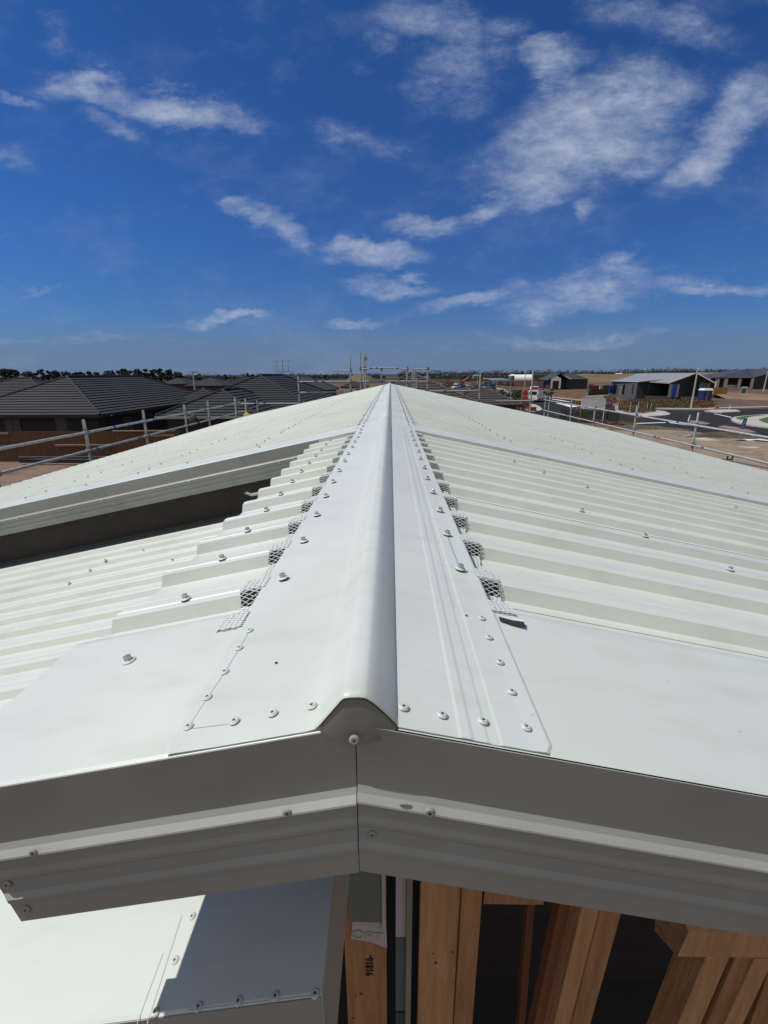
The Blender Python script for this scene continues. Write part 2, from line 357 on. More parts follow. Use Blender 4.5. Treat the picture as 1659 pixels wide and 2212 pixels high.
# return leg of the near barge (underside) so the soffit closes
b=MB()
for (xa,xb,zf) in ((-.40,-.012,zl),(-.009,XR,zrr)):
    b.hexa([(xa,YF+.015,zf(xa)-.186),(xb,YF+.015,zf(xb)-.186),(xb,YF+.05,zf(xb)-.186),(xa,YF+.05,zf(xa)-.186),
            (xa,YF+.015,zf(xa)-.05),(xb,YF+.015,zf(xb)-.05),(xb,YF+.05,zf(xb)-.05),(xa,YF+.05,zf(xa)-.05)],M_PINE)
b.build('fly_rafter',house)
# ------------------------------------------------------------------ ridge cap
def ridge_profile():
    e=.0036
    L=[(-.2028,-.003),(-.2027,0),(-.200,.001)]
    L+=[(-.15,0),(-.10,0),(-.058,0),(-.050,.001)]
    pts=[(x,TS*x+z+e) for x,z in L]
    # roll: raised, flat-ish crown, from -.046 to +.030
    x0,x1=-.046,.030; zc0=TS*x0+e+.001; zc1=-TS*x1+e; hh=.034
    for (x,z) in ((-.0445,.0014),(-.040,.0070),(-.035,.0132),(-.030,.0194),(-.0255,.0250),(-.0228,.0284),(-.0205,.0300),(-.014,.0304),(-.007,.0304),(-.0015,.0302),(.0015,.0290),(.007,.0252),(.012,.0205),(.017,.0154),(.022,.0100),(.0265,.0046),(.029,.0012)):
        pts.append((x,z+e-.003+TS*0-TS*.3*abs(x+.008)))
    Rr=[(.030,0),(.034,0),(.06,0),(.088,0),(.092,.0008),(.100,.0008),(.104,0),(.116,0),(.121,-.0009),(.127,-.0009),(.132,0),(.16,0),(.180,.001),(.1830,0),(.1831,-.003)]
    pts+=[(x,-TS*x+z+e) for x,z in Rr]
    return pts
RP=ridge_profile()
b=MB()
def cover(b,y0,y1,lift,m,clip=True):
    ys=[y0]+([y0+.012,y0+.03] if clip else [])+[y0+.03+(y1-y0-.03)*i/14 for i in range(1,15)]
    n=len(RP); vs=[]
    for k,y in enumerate(ys):
        for (x,z) in RP:
            xx,zz=x,z
            if clip and k<2:     # snipped corners
                f=(1-k)*.007
                if x<-.16: t=(x+.2035)/(.0435); xx=x+f*(1 if x<-.19 else 0); zz=z+TS*(xx-x)
                if x>.145: t=(.1838-x)/(.0388); xx=x-f*(1 if x>.17 else 0); zz=z+TS*(x-xx)
            vs.append((xx,y,Z0+zz+lift))
    b.add(vs,[(i*n+j,i*n+j+1,(i+1)*n+j+1,(i+1)*n+j) for i in range(len(ys)-1) for j in range(n-1)],m)

def rc(b):
    o=b.build('ridge_cap',house,fixn=False)
    for f in o.data.polygons:
        if -.048<f.center.x+house.location.x<.031: f.use_smooth=True
    return o
cover(b,YF+.001,3.35,.0,M_CAP); cap1=rc(b); cap1['label']='near length of ridge cap with clipped corners and rolled centre'
b=MB(); cover(b,3.30,9.4,.0010,M_CAP,False); cap2=rc(b)
b=MB(); cover(b,9.35,YE+.01,.0030,M_CAP,False); cap3=rc(b)
cap2['label']='middle length of ridge cap'; cap3['label']='far length of ridge cap'
for o in (cap1,cap2,cap3):
    md=o.modifiers.new('t','SOLIDIFY'); md.thickness=.001; md.offset=-1
# hammered-over end of the roll
b=MB(); roll=[p for p in RP if -.047<=p[0]<=.0301]
ys0=YF-.0005; cxr,czr=-.009,Z0-.018
top=[(x,ys0,Z0+z) for x,z in roll]
def low(x):
    t=(x-cxr)/.039; return Z0-.0195+.0165*t*t
rings=[top]
for k,(f,dy) in enumerate(((.2,-.0012),(.45,-.0024),(.75,-.0032),(1,-.0034),(1.02,.0025))):
    rings.append([(x, ys0+dy*(1-min(1,abs((x-cxr)/.0385))**3), (1-f)*(Z0+z)+f*min(Z0+z,low(x))) for x,z in roll])
vs=[p for r in rings for p in r]; n=len(roll)
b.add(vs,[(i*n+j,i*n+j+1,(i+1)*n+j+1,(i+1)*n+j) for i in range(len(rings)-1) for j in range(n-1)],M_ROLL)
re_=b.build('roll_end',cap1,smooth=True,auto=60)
b=MB()
for rg,rad in ((rings[0],.00055),(rings[-1],.0006)):
    for p,q in zip(rg[:-1],rg[1:]): b.tube((p[0],p[1]-.0006,p[2]),(q[0],q[1]-.0006,q[2]),rad,M_GAP,6)
b.build('cut_edge',re_)
# ------------------------------------------------------------------ fasteners
def screw_proto(name,k=1.0):
    b=MB(); n=18
    for (r0,z0,r1,z1,m) in ((.0088,0,.0086,.0012,M_FOAM),(.0092,.0012,.0098,.0022,M_WASH),(.0098,.0022,.0075,.0040,M_WASH)):
        b.tube((0,0,z0*k),(0,0,z1*k),r0*k,m,n,r1*k)
    b.tube((0,0,.0040*k),(0,0,.0098*k),.0056*k,M_SCR,6); b.tube((0,0,.0098*k),(0,0,.0104*k),.0046*k,M_SCR,6,.0040*k)
    return b.build(name,None,smooth=True,auto=30)
def rivet_proto(name,mr=None):
    mr=mr or M_RIV; b=MB(); n=18
    b.tube((0,0,0),(0,0,.0006),.0056,mr,n); b.tube((0,0,.0006),(0,0,.0020),.0056,mr,n,.0038,True)
    b.tube((0,0,.00201),(0,0,.0021),.0016,M_HOLE,10)
    return b.build(name,None,smooth=True,auto=30)
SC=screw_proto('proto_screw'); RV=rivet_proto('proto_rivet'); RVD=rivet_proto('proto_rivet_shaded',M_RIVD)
def put(proto,name,loc,parent,nrm=None,k=1,spin=None):
    o=proto.copy(); o.name=name; COL.objects.link(o); o.location=loc; o.scale=(k,k,k)
    if nrm is not None:
        q=Vector(nrm).to_track_quat('Z','Y'); o.rotation_euler=(q.to_matrix()@Matrix.Rotation(random.uniform(0,1) if spin is None else spin,3,'Z')).to_euler()
    setp(o,parent); return o
NL=Vector((-TS,0,1)).normalized(); NR=Vector((TS,0,1)).normalized()
# ridge screws, 50 a side singly and the tail of each row as one part
def screw_row(parent,name,pts,nrm,single,k=1.0):
    for p in pts[:single]:
        nn=(nrm+Vector((random.uniform(-.06,.06),random.uniform(-.06,.06),0)))
        put(SC,name,p,parent,nn,k)
    return pts[single:]
rest=[]
for sgn,ph,x,nrm in ((-1,PHL,-.167,NL),(1,PHR,.150,NR)):
    pts=[]
    y=ph
    while y<YE-.1:
        pts.append((x+random.uniform(-.003,.003),y+random.uniform(-.004,.004),zr(x)+.0060)); y+=P
    pts=[(a,c,d+(.0016 if c>3.3 else 0)+(.0016 if c>9.35 else 0)) for a,c,d in pts]
    rest+=[(p,nrm) for p in screw_row(cap1,'ridge_screw',pts,nrm,50)]
def merged(name,items,parent,k=1):
    b=MB()
    for p,nm in items:
        q=Vector(nm).normalized(); p=Vector(p)
        b.tube(p,p+q*.004*k,.0095*k,M_WASH,10,.008*k); b.tube(p+q*.004*k,p+q*.010*k,.0056*k,M_SCR,6)
    o=b.build(name,parent); o['kind']='stuff'; return o
merged('ridge_screw',rest,cap3)
# screws down the roof slopes
allp=[]
y=PHL-P; k=0
while y<YB-.05:
    allp.append((Vector((-.350,y,zr(.350)+.0025)),NL,s_nl)); y+=P
def rows(xsx,ph,y0,y1,sg,par,nm):
    k=math.ceil((y0-ph)/P)
    while ph+P*k<y1:
        for i,x in enumerate(xsx):
            if (k+i)%4 in (0,1,3) or (i==0 and k%5<3):
                xx=x+random.uniform(-.012,.012); allp.append((Vector((sg*xx,ph+P*k+random.uniform(-.003,.003),zr(xx)+.0065)),nm,par))
        k+=1
rows([1.02,1.9,2.8,3.7,4.55,4.9],PHL,YB+.3,YE-.1,-1,s_fl,NL)
rows([.95,1.85,2.75,3.65,4.55,5.45,6.35,7.1],PHR,YB+.3,YE-.1,1,s_fr,NR)
k=0
yy=PHR+P*2
while yy<YB-.05:
    if k%5 in (0,1,2):
        for x in (.93,2.2,3.1,4.4): allp.append((Vector((x+random.uniform(-.02,.02)-.12*(k%5),yy,zr(x-.12*(k%5))+.0025)),NR,s_nr))
    yy+=P; k+=1
for x in (.95,1.5,2.3): allp.append((Vector((-x,YB+.345,zr(x)+.008)),NL,s_fl))
# place onto the true slope
allp.sort(key=lambda t:(t[0]-C0).length)
for p,nm,par in allp[:100]:
    k=1.0
    put(SC,'roof_screw',(p.x,p.y,zr(p.x)+.0022 if par in (s_nl,s_nr) else zr(p.x)+.0062),par,nm,k)
for par in (s_nl,s_nr,s_fl,s_fr):
    it=[((p.x,p.y,zr(p.x)+(.0022 if par in (s_nl,s_nr) else .0062)),nm) for p,nm,q in allp[100:] if q is par]
    if it: merged('roof_screw',it,par,.7)
# rivets on the ridge cap
zt=.0062
for x,y in [(.158,.61),(.158,.558),(.160,.502),(.161,.446),(.162,.391),(.117,.389),(.075,.387),(.036,.388),(-.180,.582),(-.181,.538),(-.183,.487),(-.187,.441),(-.190,.396),(-.139,.392),(-.099,.394),(-.058,.395)]:
    put(RV,'rivet',(x,y,zr(x)+zt-.0012),cap1,NL if x<0 else NR)
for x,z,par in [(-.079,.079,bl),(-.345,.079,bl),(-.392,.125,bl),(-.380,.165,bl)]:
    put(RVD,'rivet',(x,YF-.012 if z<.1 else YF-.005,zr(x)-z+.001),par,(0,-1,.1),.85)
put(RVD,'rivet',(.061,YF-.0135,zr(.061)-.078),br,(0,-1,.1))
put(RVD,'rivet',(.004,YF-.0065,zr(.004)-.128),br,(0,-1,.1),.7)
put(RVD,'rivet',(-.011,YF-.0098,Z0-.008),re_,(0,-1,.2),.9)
for i in range(7):
    x=-.72-.62*i; put(RV,'rivet',(x,YB-.022,zr(x)-.085),bf,(0,-1,.1),1.3)
# pencil and marker lines on the ridge cap
def line_on(pts,w,m,name,par,dz=.0058):
    b=MB()
    for (xa,ya),(xb,yb_) in zip(pts[:-1],pts[1:]):
        d=Vector((xb-xa,yb_-ya,0)).normalized(); n=Vector((-d.y,d.x,0))*w
        q=[Vector((xa,ya,0))-n,Vector((xa,ya,0))+n,Vector((xb,yb_,0))+n,Vector((xb,yb_,0))-n]
        b.quad(*[(p.x,p.y,zr(p.x)+dz) for p in q],m)
    return b.build(name,par)
line_on([(-.180,.584),(-.181,.538),(-.183,.487),(-.187,.441),(-.190,.396)],.0004,mat('pencil',(.36,.36,.37),.9),'pencil_line',cap1,.0046)
line_on([(-.190,.393),(-.139,.390)],.0003,mat('pencil',(.36,.36,.37),.9),'pencil_line',cap1,.0046)
line_on([(.151,.80),(.1500,.86),(.149,.965)],.0006,mat('marker_blue',(.12,.2,.55),.8),'marker_line',cap1,.0046)
b=MB()
for x,y in ((-.118,.487),(.135,.61)): b.tube((x,y,zr(x)+.0046),(x,y,zr(x)+.0052),.0018,M_HOLE,8)
b.build('speck',cap1)['kind']='stuff'
# ------------------------------------------------------------------ expanded mesh closure strips under the cap edge
def closure(side,ph,y0,y1,y2,parent):
    sgn=side; xi=.198 if side<0 else .178; 
    def surf(y):        # smoothed rib height with a loose drape
        d=((y-ph+P/2)%P)-P/2; a=abs(d)
        if a<.019: z=0
        elif a<.040: t=(a-.019)/.021; z=-RH*(t*t*(3-2*t))
        else: z=-RH
        if y<ph-.06: z=-RH+min(1,(ph-.06-y)/.05)*.026
        return z+.0055
    def outer(y):
        d=((y-ph+P/2)%P)-P/2
        return (.238 if side<0 else .216)+.004*math.cos(d*33)+.0018*math.sin(y*61)+.0012*math.sin(y*147)
    # parametrise by y with arc-length increments
    def grid(ya,yb,coarse):
        ys=[ya]; y=ya
        while y<yb:
            sl=abs(surf(y+.002)-surf(y-.002))/.004
            st=(.0040 if sl>.12 else .0026)*coarse
            y+=st/math.sqrt(1+sl*sl)*(1 if sl<=.12 else 1.0); ys.append(y)
        return ys
    fb=MB(); ya=y0; n=0; ys=[]; y=y0
    while y<y2: ys.append(y); y+=.006 if y<y1 else .02
    vs=[]
    for y in ys:
        z=surf(y)
        for x in (xi,outer(y)-.001): vs+= [(sgn*x,y,zr(x)+z-.004)]
        x=outer(y)-.001; vs.append((sgn*x,y,zr(x)+z-.012))
    fl=[i for i in range(len(ys)-1) if abs(surf(ys[i]+.003)-surf(ys[i]-.003))/.006<=.12]
    fs_=set(fl)
    fb.add(vs,[(3*i+j,3*i+3+j,3*i+4+j,3*i+1+j) for i in range(len(ys)-1) if i not in fs_ for j in range(2)]+[(3*i+1,3*i+4,3*i+5,3*i+2) for i in fl],M_FOAM)
    fb.add(vs,[(3*i,3*i+3,3*i+4,3*i+1) for i in fl],M_LAT)
    o=fb.build('closure_strip',parent,fixn=False); o['label']='frayed expanded-mesh closure strip along the '+('left' if side<0 else 'right')+' edge of the ridge cap'
    lb=MB()
    def strand(ya,xa,yb_,xb,w,lift):
        za=zr(xa)+surf(ya)+lift; zb=zr(xb)+surf(yb_)+lift
        a=Vector((sgn*xa,ya,za)); c=Vector((sgn*xb,yb_,zb)); d=(c-a)
        sl=(surf(ya+.001)-surf(ya-.001))/.002; t=Vector((0,1,sl)).normalized()*w
        nn=Vector((0,-sl,1)).normalized()*.0007
        lb.add([a-t,a+t,c+t,c-t,a-t+nn,a+t+nn,c+t+nn,c-t+nn],((4,5,6,7),(0,1,5,4),(2,3,7,6),(1,2,6,5),(3,0,4,7)),M_LAT)
    for ya,yb_,co_,nx in ((y0,y1,1,5),(y1,y2,3,2)):
        gy=grid(ya,yb_,co_)
        for i in range(len(gy)-1):
            yA,yB=gy[i],gy[i+1]; sl=abs(surf(yA+.002)-surf(yA-.002))/.004
            w=(.00060 if sl>.12 else .00120)*(1 if co_==1 else 2.2)
            xo=outer(yA)
            for j in range(nx):
                xa=xi+(xo-xi)*j/nx; xb=xi+(xo-xi)*(j+1)/nx; xb=min(xb,xo); jj=random.uniform(-.0006,.0006)
                if (i+j)%2: strand(yA+jj,xa,yB+jj,xb,w,0)
                else: strand(yB+jj,xa,yA+jj,xb,w,.0002)
        # selvedge
    for i in range(len(ys)-1):
        if ys[i]<y1: strand(ys[i],outer(ys[i])-.0008,ys[i+1],outer(ys[i+1])-.0008,.0008,0)
    l=lb.build('mesh_lattice',o,fixn=False); l['kind']='stuff'
    return o
kl=closure(-1,PHL,.598,3.2,YE-.3,house); kr=closure(1,PHR,.640,3.2,YE-.3,house)
# curled free end of the right strip
b=MB()
a=Vector((.186,.612,zr(.186)+.006)); 
pts=[Vector((.186,.622,zr(.186)+.0055)),Vector((.205,.617,zr(.205)+.0065)),Vector((.222,.614,zr(.222)+.009)),Vector((.2215,.603,zr(.2215)+.0065)),Vector((.203,.606,zr(.203)+.0045)),Vector((.186,.612,zr(.186)+.0045))]
b.slab(pts,(0,0,.0008),M_FOAM)
b.slab([p+Vector((0,.005,.0012)) for p in pts[:3]]+[pts[2]+Vector((0,-.001,.0012)),pts[1]+Vector((0,-.0005,.0012)),pts[0]+Vector((0,-.0005,.0012))],(0,0,.0006),M_LAT)
b.build('curled_end',kr)
# little metal straps poking out under the left strip
for (x,y,dz) in ((-.56,1.80,-.03),(-.50,2.45,-.02)):
    b=MB(); z=zr(x)+dz
    b.tube((-.45,y-.03,zr(.45)-.028),(x+.015,y+.02,z-.004),.006,M_GALV,8); b.slab([(x+.02,y+.005,z-.008),(x+.02,y+.035,z-.008),(x-.015,y+.038,z+.004),(x-.006,y+.02,z+.002),(x-.015,y+.006,z+.006)],(0,0,.0015),M_GALV)
    b.build('metal_strap',house)
# ------------------------------------------------------------------ lower roof on the left
KS=.885; LA=.844*KS; zlow=lambda x: H-LA+.213*x      # pan level
PL=P*KS; PHW=1.427*KS+.016
wing=thing('lower_roof_wing','lower off-white ribbed steel roof tucked beneath the left side of the ridge','roof',(-1.5,1.5,0))
sw=sheet('roof_sheet',-5.2,-.064,zlow,[(y,z+RH*.9) for y,z in rib_profile(.62,3.14,PHW+.0,pitch=PL,h=RH*.9,top=.036,sw=.017)],M_ST,wing)
HL=RH*.9
lfp=[(.372,HL+.001),(.376,HL+.003),(.60,HL+.003),(.615,HL-.003),(.64,.003)]
lc=cap('barge_cap',-5.2,-.064,zlow,lfp,M_ST,wing); lc['label']='lower flat barge cap, half in shadow'
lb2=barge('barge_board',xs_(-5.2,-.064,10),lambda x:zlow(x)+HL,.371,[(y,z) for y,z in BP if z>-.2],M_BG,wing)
b=MB()
b.hexa([(-.064,.372,zlow(-.064)-.22),(-.0625,.372,zlow(-.064)-.22),(-.0625,1.2,zlow(-.064)-.22),(-.064,1.2,zlow(-.064)-.22),
        (-.064,.372,zlow(-.064)+HL+.0025),(-.0625,.372,zlow(-.064)+HL+.0025),(-.0625,1.2,zlow(-.064)+HL+.0025),(-.064,1.2,zlow(-.064)+HL+.0025)],M_ST)
b.build('end_flashing',wing)
def onlow(x,y):     # measured point on the cap plane
    r=ray(x,y); s=.213; a=LA-HL-.003
    k=(-a+s*CX)/(r.z-s*r.x); return C0+r*k
NLW=Vector((-.213,0,1)).normalized()
for q in [(415,1980),(378,2075),(335,2188),(429,2175),(515,2163),(595,2152),(681,2147)]:
    put(RV,'rivet',onlow(*q),lc,NLW,1.05)
b=MB()   # cap overlap seam + scribe marks
for q0,q1,w in (((393,1978),(318,2212),.0006),((405,2182),(690,2148),.0004),((352,2060),(296,2212),.0005)):
    a=onlow(*q0);c=onlow(*q1); d=(c-a).normalized(); n=Vector((d.y,-d.x,0))*w
    b.quad(a-n+Vector((0,0,.0004)),a+n+Vector((0,0,.0004)),c+n+Vector((0,0,.0004)),c-n+Vector((0,0,.0004)),mat('pencil_line',(.45,.44,.42),.9))
b.build('cap_seam',lc)
b=MB()
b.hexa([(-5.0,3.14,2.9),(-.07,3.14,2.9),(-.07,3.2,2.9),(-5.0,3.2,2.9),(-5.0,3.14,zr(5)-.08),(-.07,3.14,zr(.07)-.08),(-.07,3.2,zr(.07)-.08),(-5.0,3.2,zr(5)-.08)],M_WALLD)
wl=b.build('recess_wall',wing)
b=MB()  # dark apron / gutter between wall and lower roof
for (ya,yb,dz,m) in ((3.045,3.075,.012,mat('apron_grey',(.12,.13,.14),.5)),(3.09,3.14,.02,mat('apron_grey',(.12,.13,.14),.5))):
    b.hexa([(-5.2,ya,zlow(-5.2)+.002),(-.5,ya,zlow(-.5)+.002),(-.5,yb,zlow(-.5)+.002),(-5.2,yb,zlow(-5.2)+.002),
            (-5.2,ya,zlow(-5.2)+dz),(-.5,ya,zlow(-.5)+dz),(-.5,yb,zlow(-.5)+dz+.01),(-5.2,yb,zlow(-5.2)+dz+.01)],m)
b.build('wall_apron',wing)
# swarf and offcuts lying on the sheets
b=MB(); rs=random.Random(4)
M_SW=mat('swarf',(.07,.06,.06),.6)
for i in range(95):
    X=-rs.uniform(.62,1.7); Y=rs.choice([.93,1.05,1.2])+rs.gauss(0,.07); a=rs.uniform(-.3,.3); l=rs.choice([.003,.004,.006])
    z=zlow(X)+.0015; d=Vector((math.cos(a),math.sin(a),.213*math.cos(a)))*l; n=Vector((-math.sin(a),math.cos(a),0))*.0009
    c=Vector((X,Y,z)); b.quad(c-d-n,c+d-n,c+d+n,c-d+n,M_SW)
for q in ((450,1268),(452,1305),(300,1364),(180,1455),(62,1475),(105,1400)):
    pass
o=b.build('metal_swarf'); o['kind']='stuff'; o['label']='fine dark drill swarf scattered over the lower roof'
# lower-roof screws
for q in ((373,1211),(228,1211),(195,1233),(150,1261),(510,1170),(310,1190)):
    p=onlow(*q); put(SC,'roof_screw',p,sw,NLW,1.0)
# ------------------------------------------------------------------ walls, gable framing
b=MB()
YS=.86
b.box(-4.9,7.0,16.1,16.2,0,3.2,M_WALLD); b.box(7.0,7.1,1.0,16.1,0,3.1,M_WALLD); b.box(-4.75,-4.65,3.3,16.1,0,3.2,M_WALLD)
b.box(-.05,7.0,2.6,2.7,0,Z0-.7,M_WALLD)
b.build('wall',house)
b=MB(); b.box(-5,7.1,.7,16.2,.02,.12,mat('slab_concrete',(.05,.048,.046),.9,var=.15)); b.build('floor_slab',house)
frame=thing('gable_wall_frame','open pine stud framing of the gable wall below the right barge board','wall frame',(.4,YS,0))
def stud(xa,xb,y,name='stud',m=M_PINE,Y=YS,dep=.045,z0=.12,z1=None,par=None,label=None,lean=0):
    A=PY(xa,y,Y).x; B=PY(xb,y,Y).x; zt_=z1 if z1 is not None else Z0-TS*max(abs(A),abs(B))-.09
    L0=lean*(zt_-z0); b=MB(); b.hexa([(A-L0,Y,z0),(B-L0,Y,z0),(B-L0,Y+dep,z0),(A-L0,Y+dep,z0),(A,Y,zt_),(B,Y,zt_),(B,Y+dep,zt_),(A,Y+dep,zt_)],m); o=b.build(name,par or frame)
    md=o.modifiers.new('b','BEVEL'); md.width=.0015; md.segments=1; md.limit_method='ANGLE'
    if label:o['label']=label
    return o
st91=stud(745,835,2060,m=M_PINE,label='pine board stamped with a number')
stud(907,993,1960,m=M_PINE2,label='wide flat pine stud')
stud(996,1040,1960,m=M_PINE,dep=.09,Y=YS-.01)
stud(1110,1126,1990,m=mat('pine_dim',(.22,.09,.04),.8),Y=1.5,dep=.045,lean=-.03)
stud(1240,1292,1980,m=mat('pine_dim',(.22,.09,.04),.8),Y=YS+.05,dep=.04,lean=.05)
stud(1291,1330,1980,m=M_PINE2,Y=YS,dep=.09,lean=.055)
stud(1331.5,1378,1980,m=M_PINE,Y=YS-.004,dep=.09,lean=.055)
zn=PY(1600,2076,YS).z
stud(1520,1572,2085,m=M_PINE2,Y=YS+.01,dep=.09,z1=zn,lean=.085)
stud(1585,1625,2085,m=M_PINE,Y=YS+.01,dep=.06,z1=zn,lean=.085)
stud(1626,1668,2085,m=M_PINE2,Y=YS+.005,dep=.09,z1=zn,lean=.085)
stud(1660,1700,2100,m=M_PINE,Y=YS+.3,dep=.09)
# nog / lintel with cut end grain
A=PY(1474,2012,YS-.055); B=PY(1446,2066,YS-.055); b=MB()
x0=B.x; zt1=A.z; zb1=B.z
b.prism([(x0-.02,0),(x0+1.5,0),(x0+1.5,.09),(x0-.02,.09)],0,1,M_PINE2)
b=MB(); y0=YS-.055
b.add([(x0+.02,y0,zb1),(x0+1.6,y0,zb1),(x0+1.6,y0,zt1),(x0+.032,y0,zt1),(x0-.012,y0+.05,zb1+.01),(x0-.018,y0+.06,zt1+.02),(x0+1.6,y0+.05,zt1+.02),(x0+1.6,y0+.05,zb1+.01),(x0+.01,y0+.04,zt1+.045),(x0+1.6,y0+.05,zt1+.045)],
      ((0,1,2,3),(3,2,9,8),(0,4,7,1),(4,5,8,9,7),(1,7,9,2)),M_PINE2)
b.add([(x0+.02,y0,zb1),(x0+.032,y0,zt1),(x0+.01,y0+.04,zt1+.045),(x0-.018,y0+.06,zt1+.02),(x0-.012,y0+.05,zb1+.01)],((0,1,2,3,4),),mat('end_grain',(.22,.12,.06),.85,var=.3,vs=60))
b.build('lintel',frame)
b=MB(); a=PY(1041,1946,YS); c=PY(1150,1954,YS); b.box(a.x+.005,a.x+.16,YS,YS+.045,c.z,c.z+.07,M_PINE); b.build('blocking',frame)
# posts, wrap and cladding scraps left of the stud
def strip(xa,xb,yr,z0,z1,m,Y,name,label=None,dep=.012,par=None):
    A=PY(xa,yr,Y).x; B=PY(xb,yr,Y).x; b=MB(); b.box(A,B,Y,Y+dep,z0,z1,m); o=b.build(name,par or frame)
    if label: o['label']=label
    return o
zw=lambda y: PY(800,y,YS).z
strip(752,826,1930,zw(1985),Z0-.1,mat('grey_green_board',(.16,.18,.15),.8,var=.1),YS-.008,'cladding_board')
strip(825,833,1950,zw(2000),Z0-.1,mat('pale_trim',(.45,.43,.39),.7),YS-.016,'trim')
strip(833,854,1990,.1,Z0-.1,M_FOAM,YS+.03,'dark_gap_strip')  # black strip stands in for the shade inside the open gap
pw=strip(855,877,1960,PY(860,2020,YS).z,Z0-.1,mat('white_wrap',(.47,.43,.47),.7,var=.08),YS-.004,'wrap_strip')
strip(855,878,2080,PY(860,2180,YS).z,PY(860,2022,YS).z,mat('blue_green_board',(.10,.14,.145),.7,var=.1),YS-.003,'board_strip')
strip(855,878,2190,.1,PY(860,2185,YS).z,mat('dark_teal_board',(.05,.07,.08),.7,var=.1),YS-.0025,'board_strip')
strip(878,890,2000,.1,Z0-.1,mat('grey_post',(.24,.215,.19),.7,var=.12),YS-.02,'post')
strip(890,907,2000,.1,Z0-.1,M_FOAM,YS+.03,'dark_gap_strip')  # second gap, its shade likewise put into a black strip
b=MB(); w=[PY(x,y,YS-.005) for x,y in ((762,1983),(795,1985),(834,1991),(836,2048),(800,2035),(758,2028))]
b.slab(w,(0,.002,0),mat('white_wrap',(.47,.43,.47),.7,var=.08)); wo=b.build('building_wrap',frame); wo['label']='scrap of white wrap with pale green letters'
def face_mtx(p,rot=0): return Matrix.Translation(p)@Matrix.Rotation(R(90),4,'X')@Matrix.Rotation(rot,4,'Z')
M_GRN=mat('wrap_ink',(.40,.44,.33),.8)
text_mesh('OPT',.046,M_GRN,'lettering',wo,face_mtx(PY(793,2022,YS-.0065),R(-8)))
text_mesh('T P',.034,M_GRN,'lettering',wo,face_mtx(PY(812,1996,YS-.0065),R(-6)))
text_mesh('91816-',.030,M_INK,'stamp',st91,face_mtx(PY(799,2086,YS-.0008),R(90)),stroke=.0006)
b=MB()
def knots(par,qs,Y):
    b=MB()
    for x,y,r in qs:
        p=PY(x,y,Y-.0006); n=10
        b.tube(p,p+Vector((0,.0006,0)),r*random.uniform(.8,1.2),M_KNOT,n)
    b.build('knot',par)
knots(st91,[(768,2152,.0035),(780,2147,.0045),(763,2200,.003)],YS)
fs=[o for o in frame.children if o.get('label')=='wide flat pine stud'][0]
knots(fs,[(936,2060,.0025),(978,2057,.003),(941,2080,.005)],YS)
knots(wo,[(796,1984,.004)],YS-.006)
# ================================================================== GROUND, ROADS
def poly(pts,z,m,name,thick=0.0,parent=None):
    b=MB(); P_=[G(x,y) for x,y in pts]; 
    if thick: b.prism([(p.x,p.y) for p in P_],z,z+thick,m)
    else: b.add([(p.x,p.y,z) for p in P_],[tuple(range(len(P_)))],m)
    o=b.build(name,parent)
    if not thick:
        for f in o.data.polygons:
            if f.normal.z<0: o.data.flip_normals(); break
    return o
A_=lambda x,y:(1107+x*.179,799.2+y*.179)
B_=lambda x,y:(891+x*.16276,777.6+y*.16276)
C_=lambda x,y:(1296+x*.16276,842.4+y*.16276)
R1=lambda x,y:(x*.2604,766.8+y*.2604)
R2=lambda x,y:(405+x*.2441,745.2+y*.2441)
R3=lambda x,y:(729+x*.2279,745.2+y*.2279)
R5=lambda x,y:(1296+x*.21874,766.8+y*.21874)
def hnoise(x,y):
    return math.sin(x*.9+1.3*math.sin(y*.7))*math.cos(y*1.1+.8*math.sin(x*.6))
def ground_sheet():
    xs=sorted(set([-4000,-2000,-1000,-500,-250,-120]+list(range(-80,121,8))+[160,250,500,1000,2000,4000])); ys=sorted(set([-30,-10,0]+list(range(8,200,8))+[220,260,320,400,520,700,1000,1500,2200,3200,5000]))
    b=MB(); vs=[]
    for y in ys:
        for x in xs:
            z=0
            if y>230: z=(.35*hnoise(x*.02,y*.017)-.3)*min(1,(y-230)/200)
            if y>1500: z=(y-1500)/3500*1.5*(1+.5*math.sin(x*.002))
            vs.append((x,y,z))
    n=len(xs); b.add(vs,[(i*n+j,i*n+j+1,(i+1)*n+j+1,(i+1)*n+j) for i in range(len(ys)-1) for j in range(n-1)],M_GND)
    return struct(b.build('ground',fixn=False))
M_GND=mat('ground_earth',(.27,.165,.09),.95,bump=.6,bs=1.5)
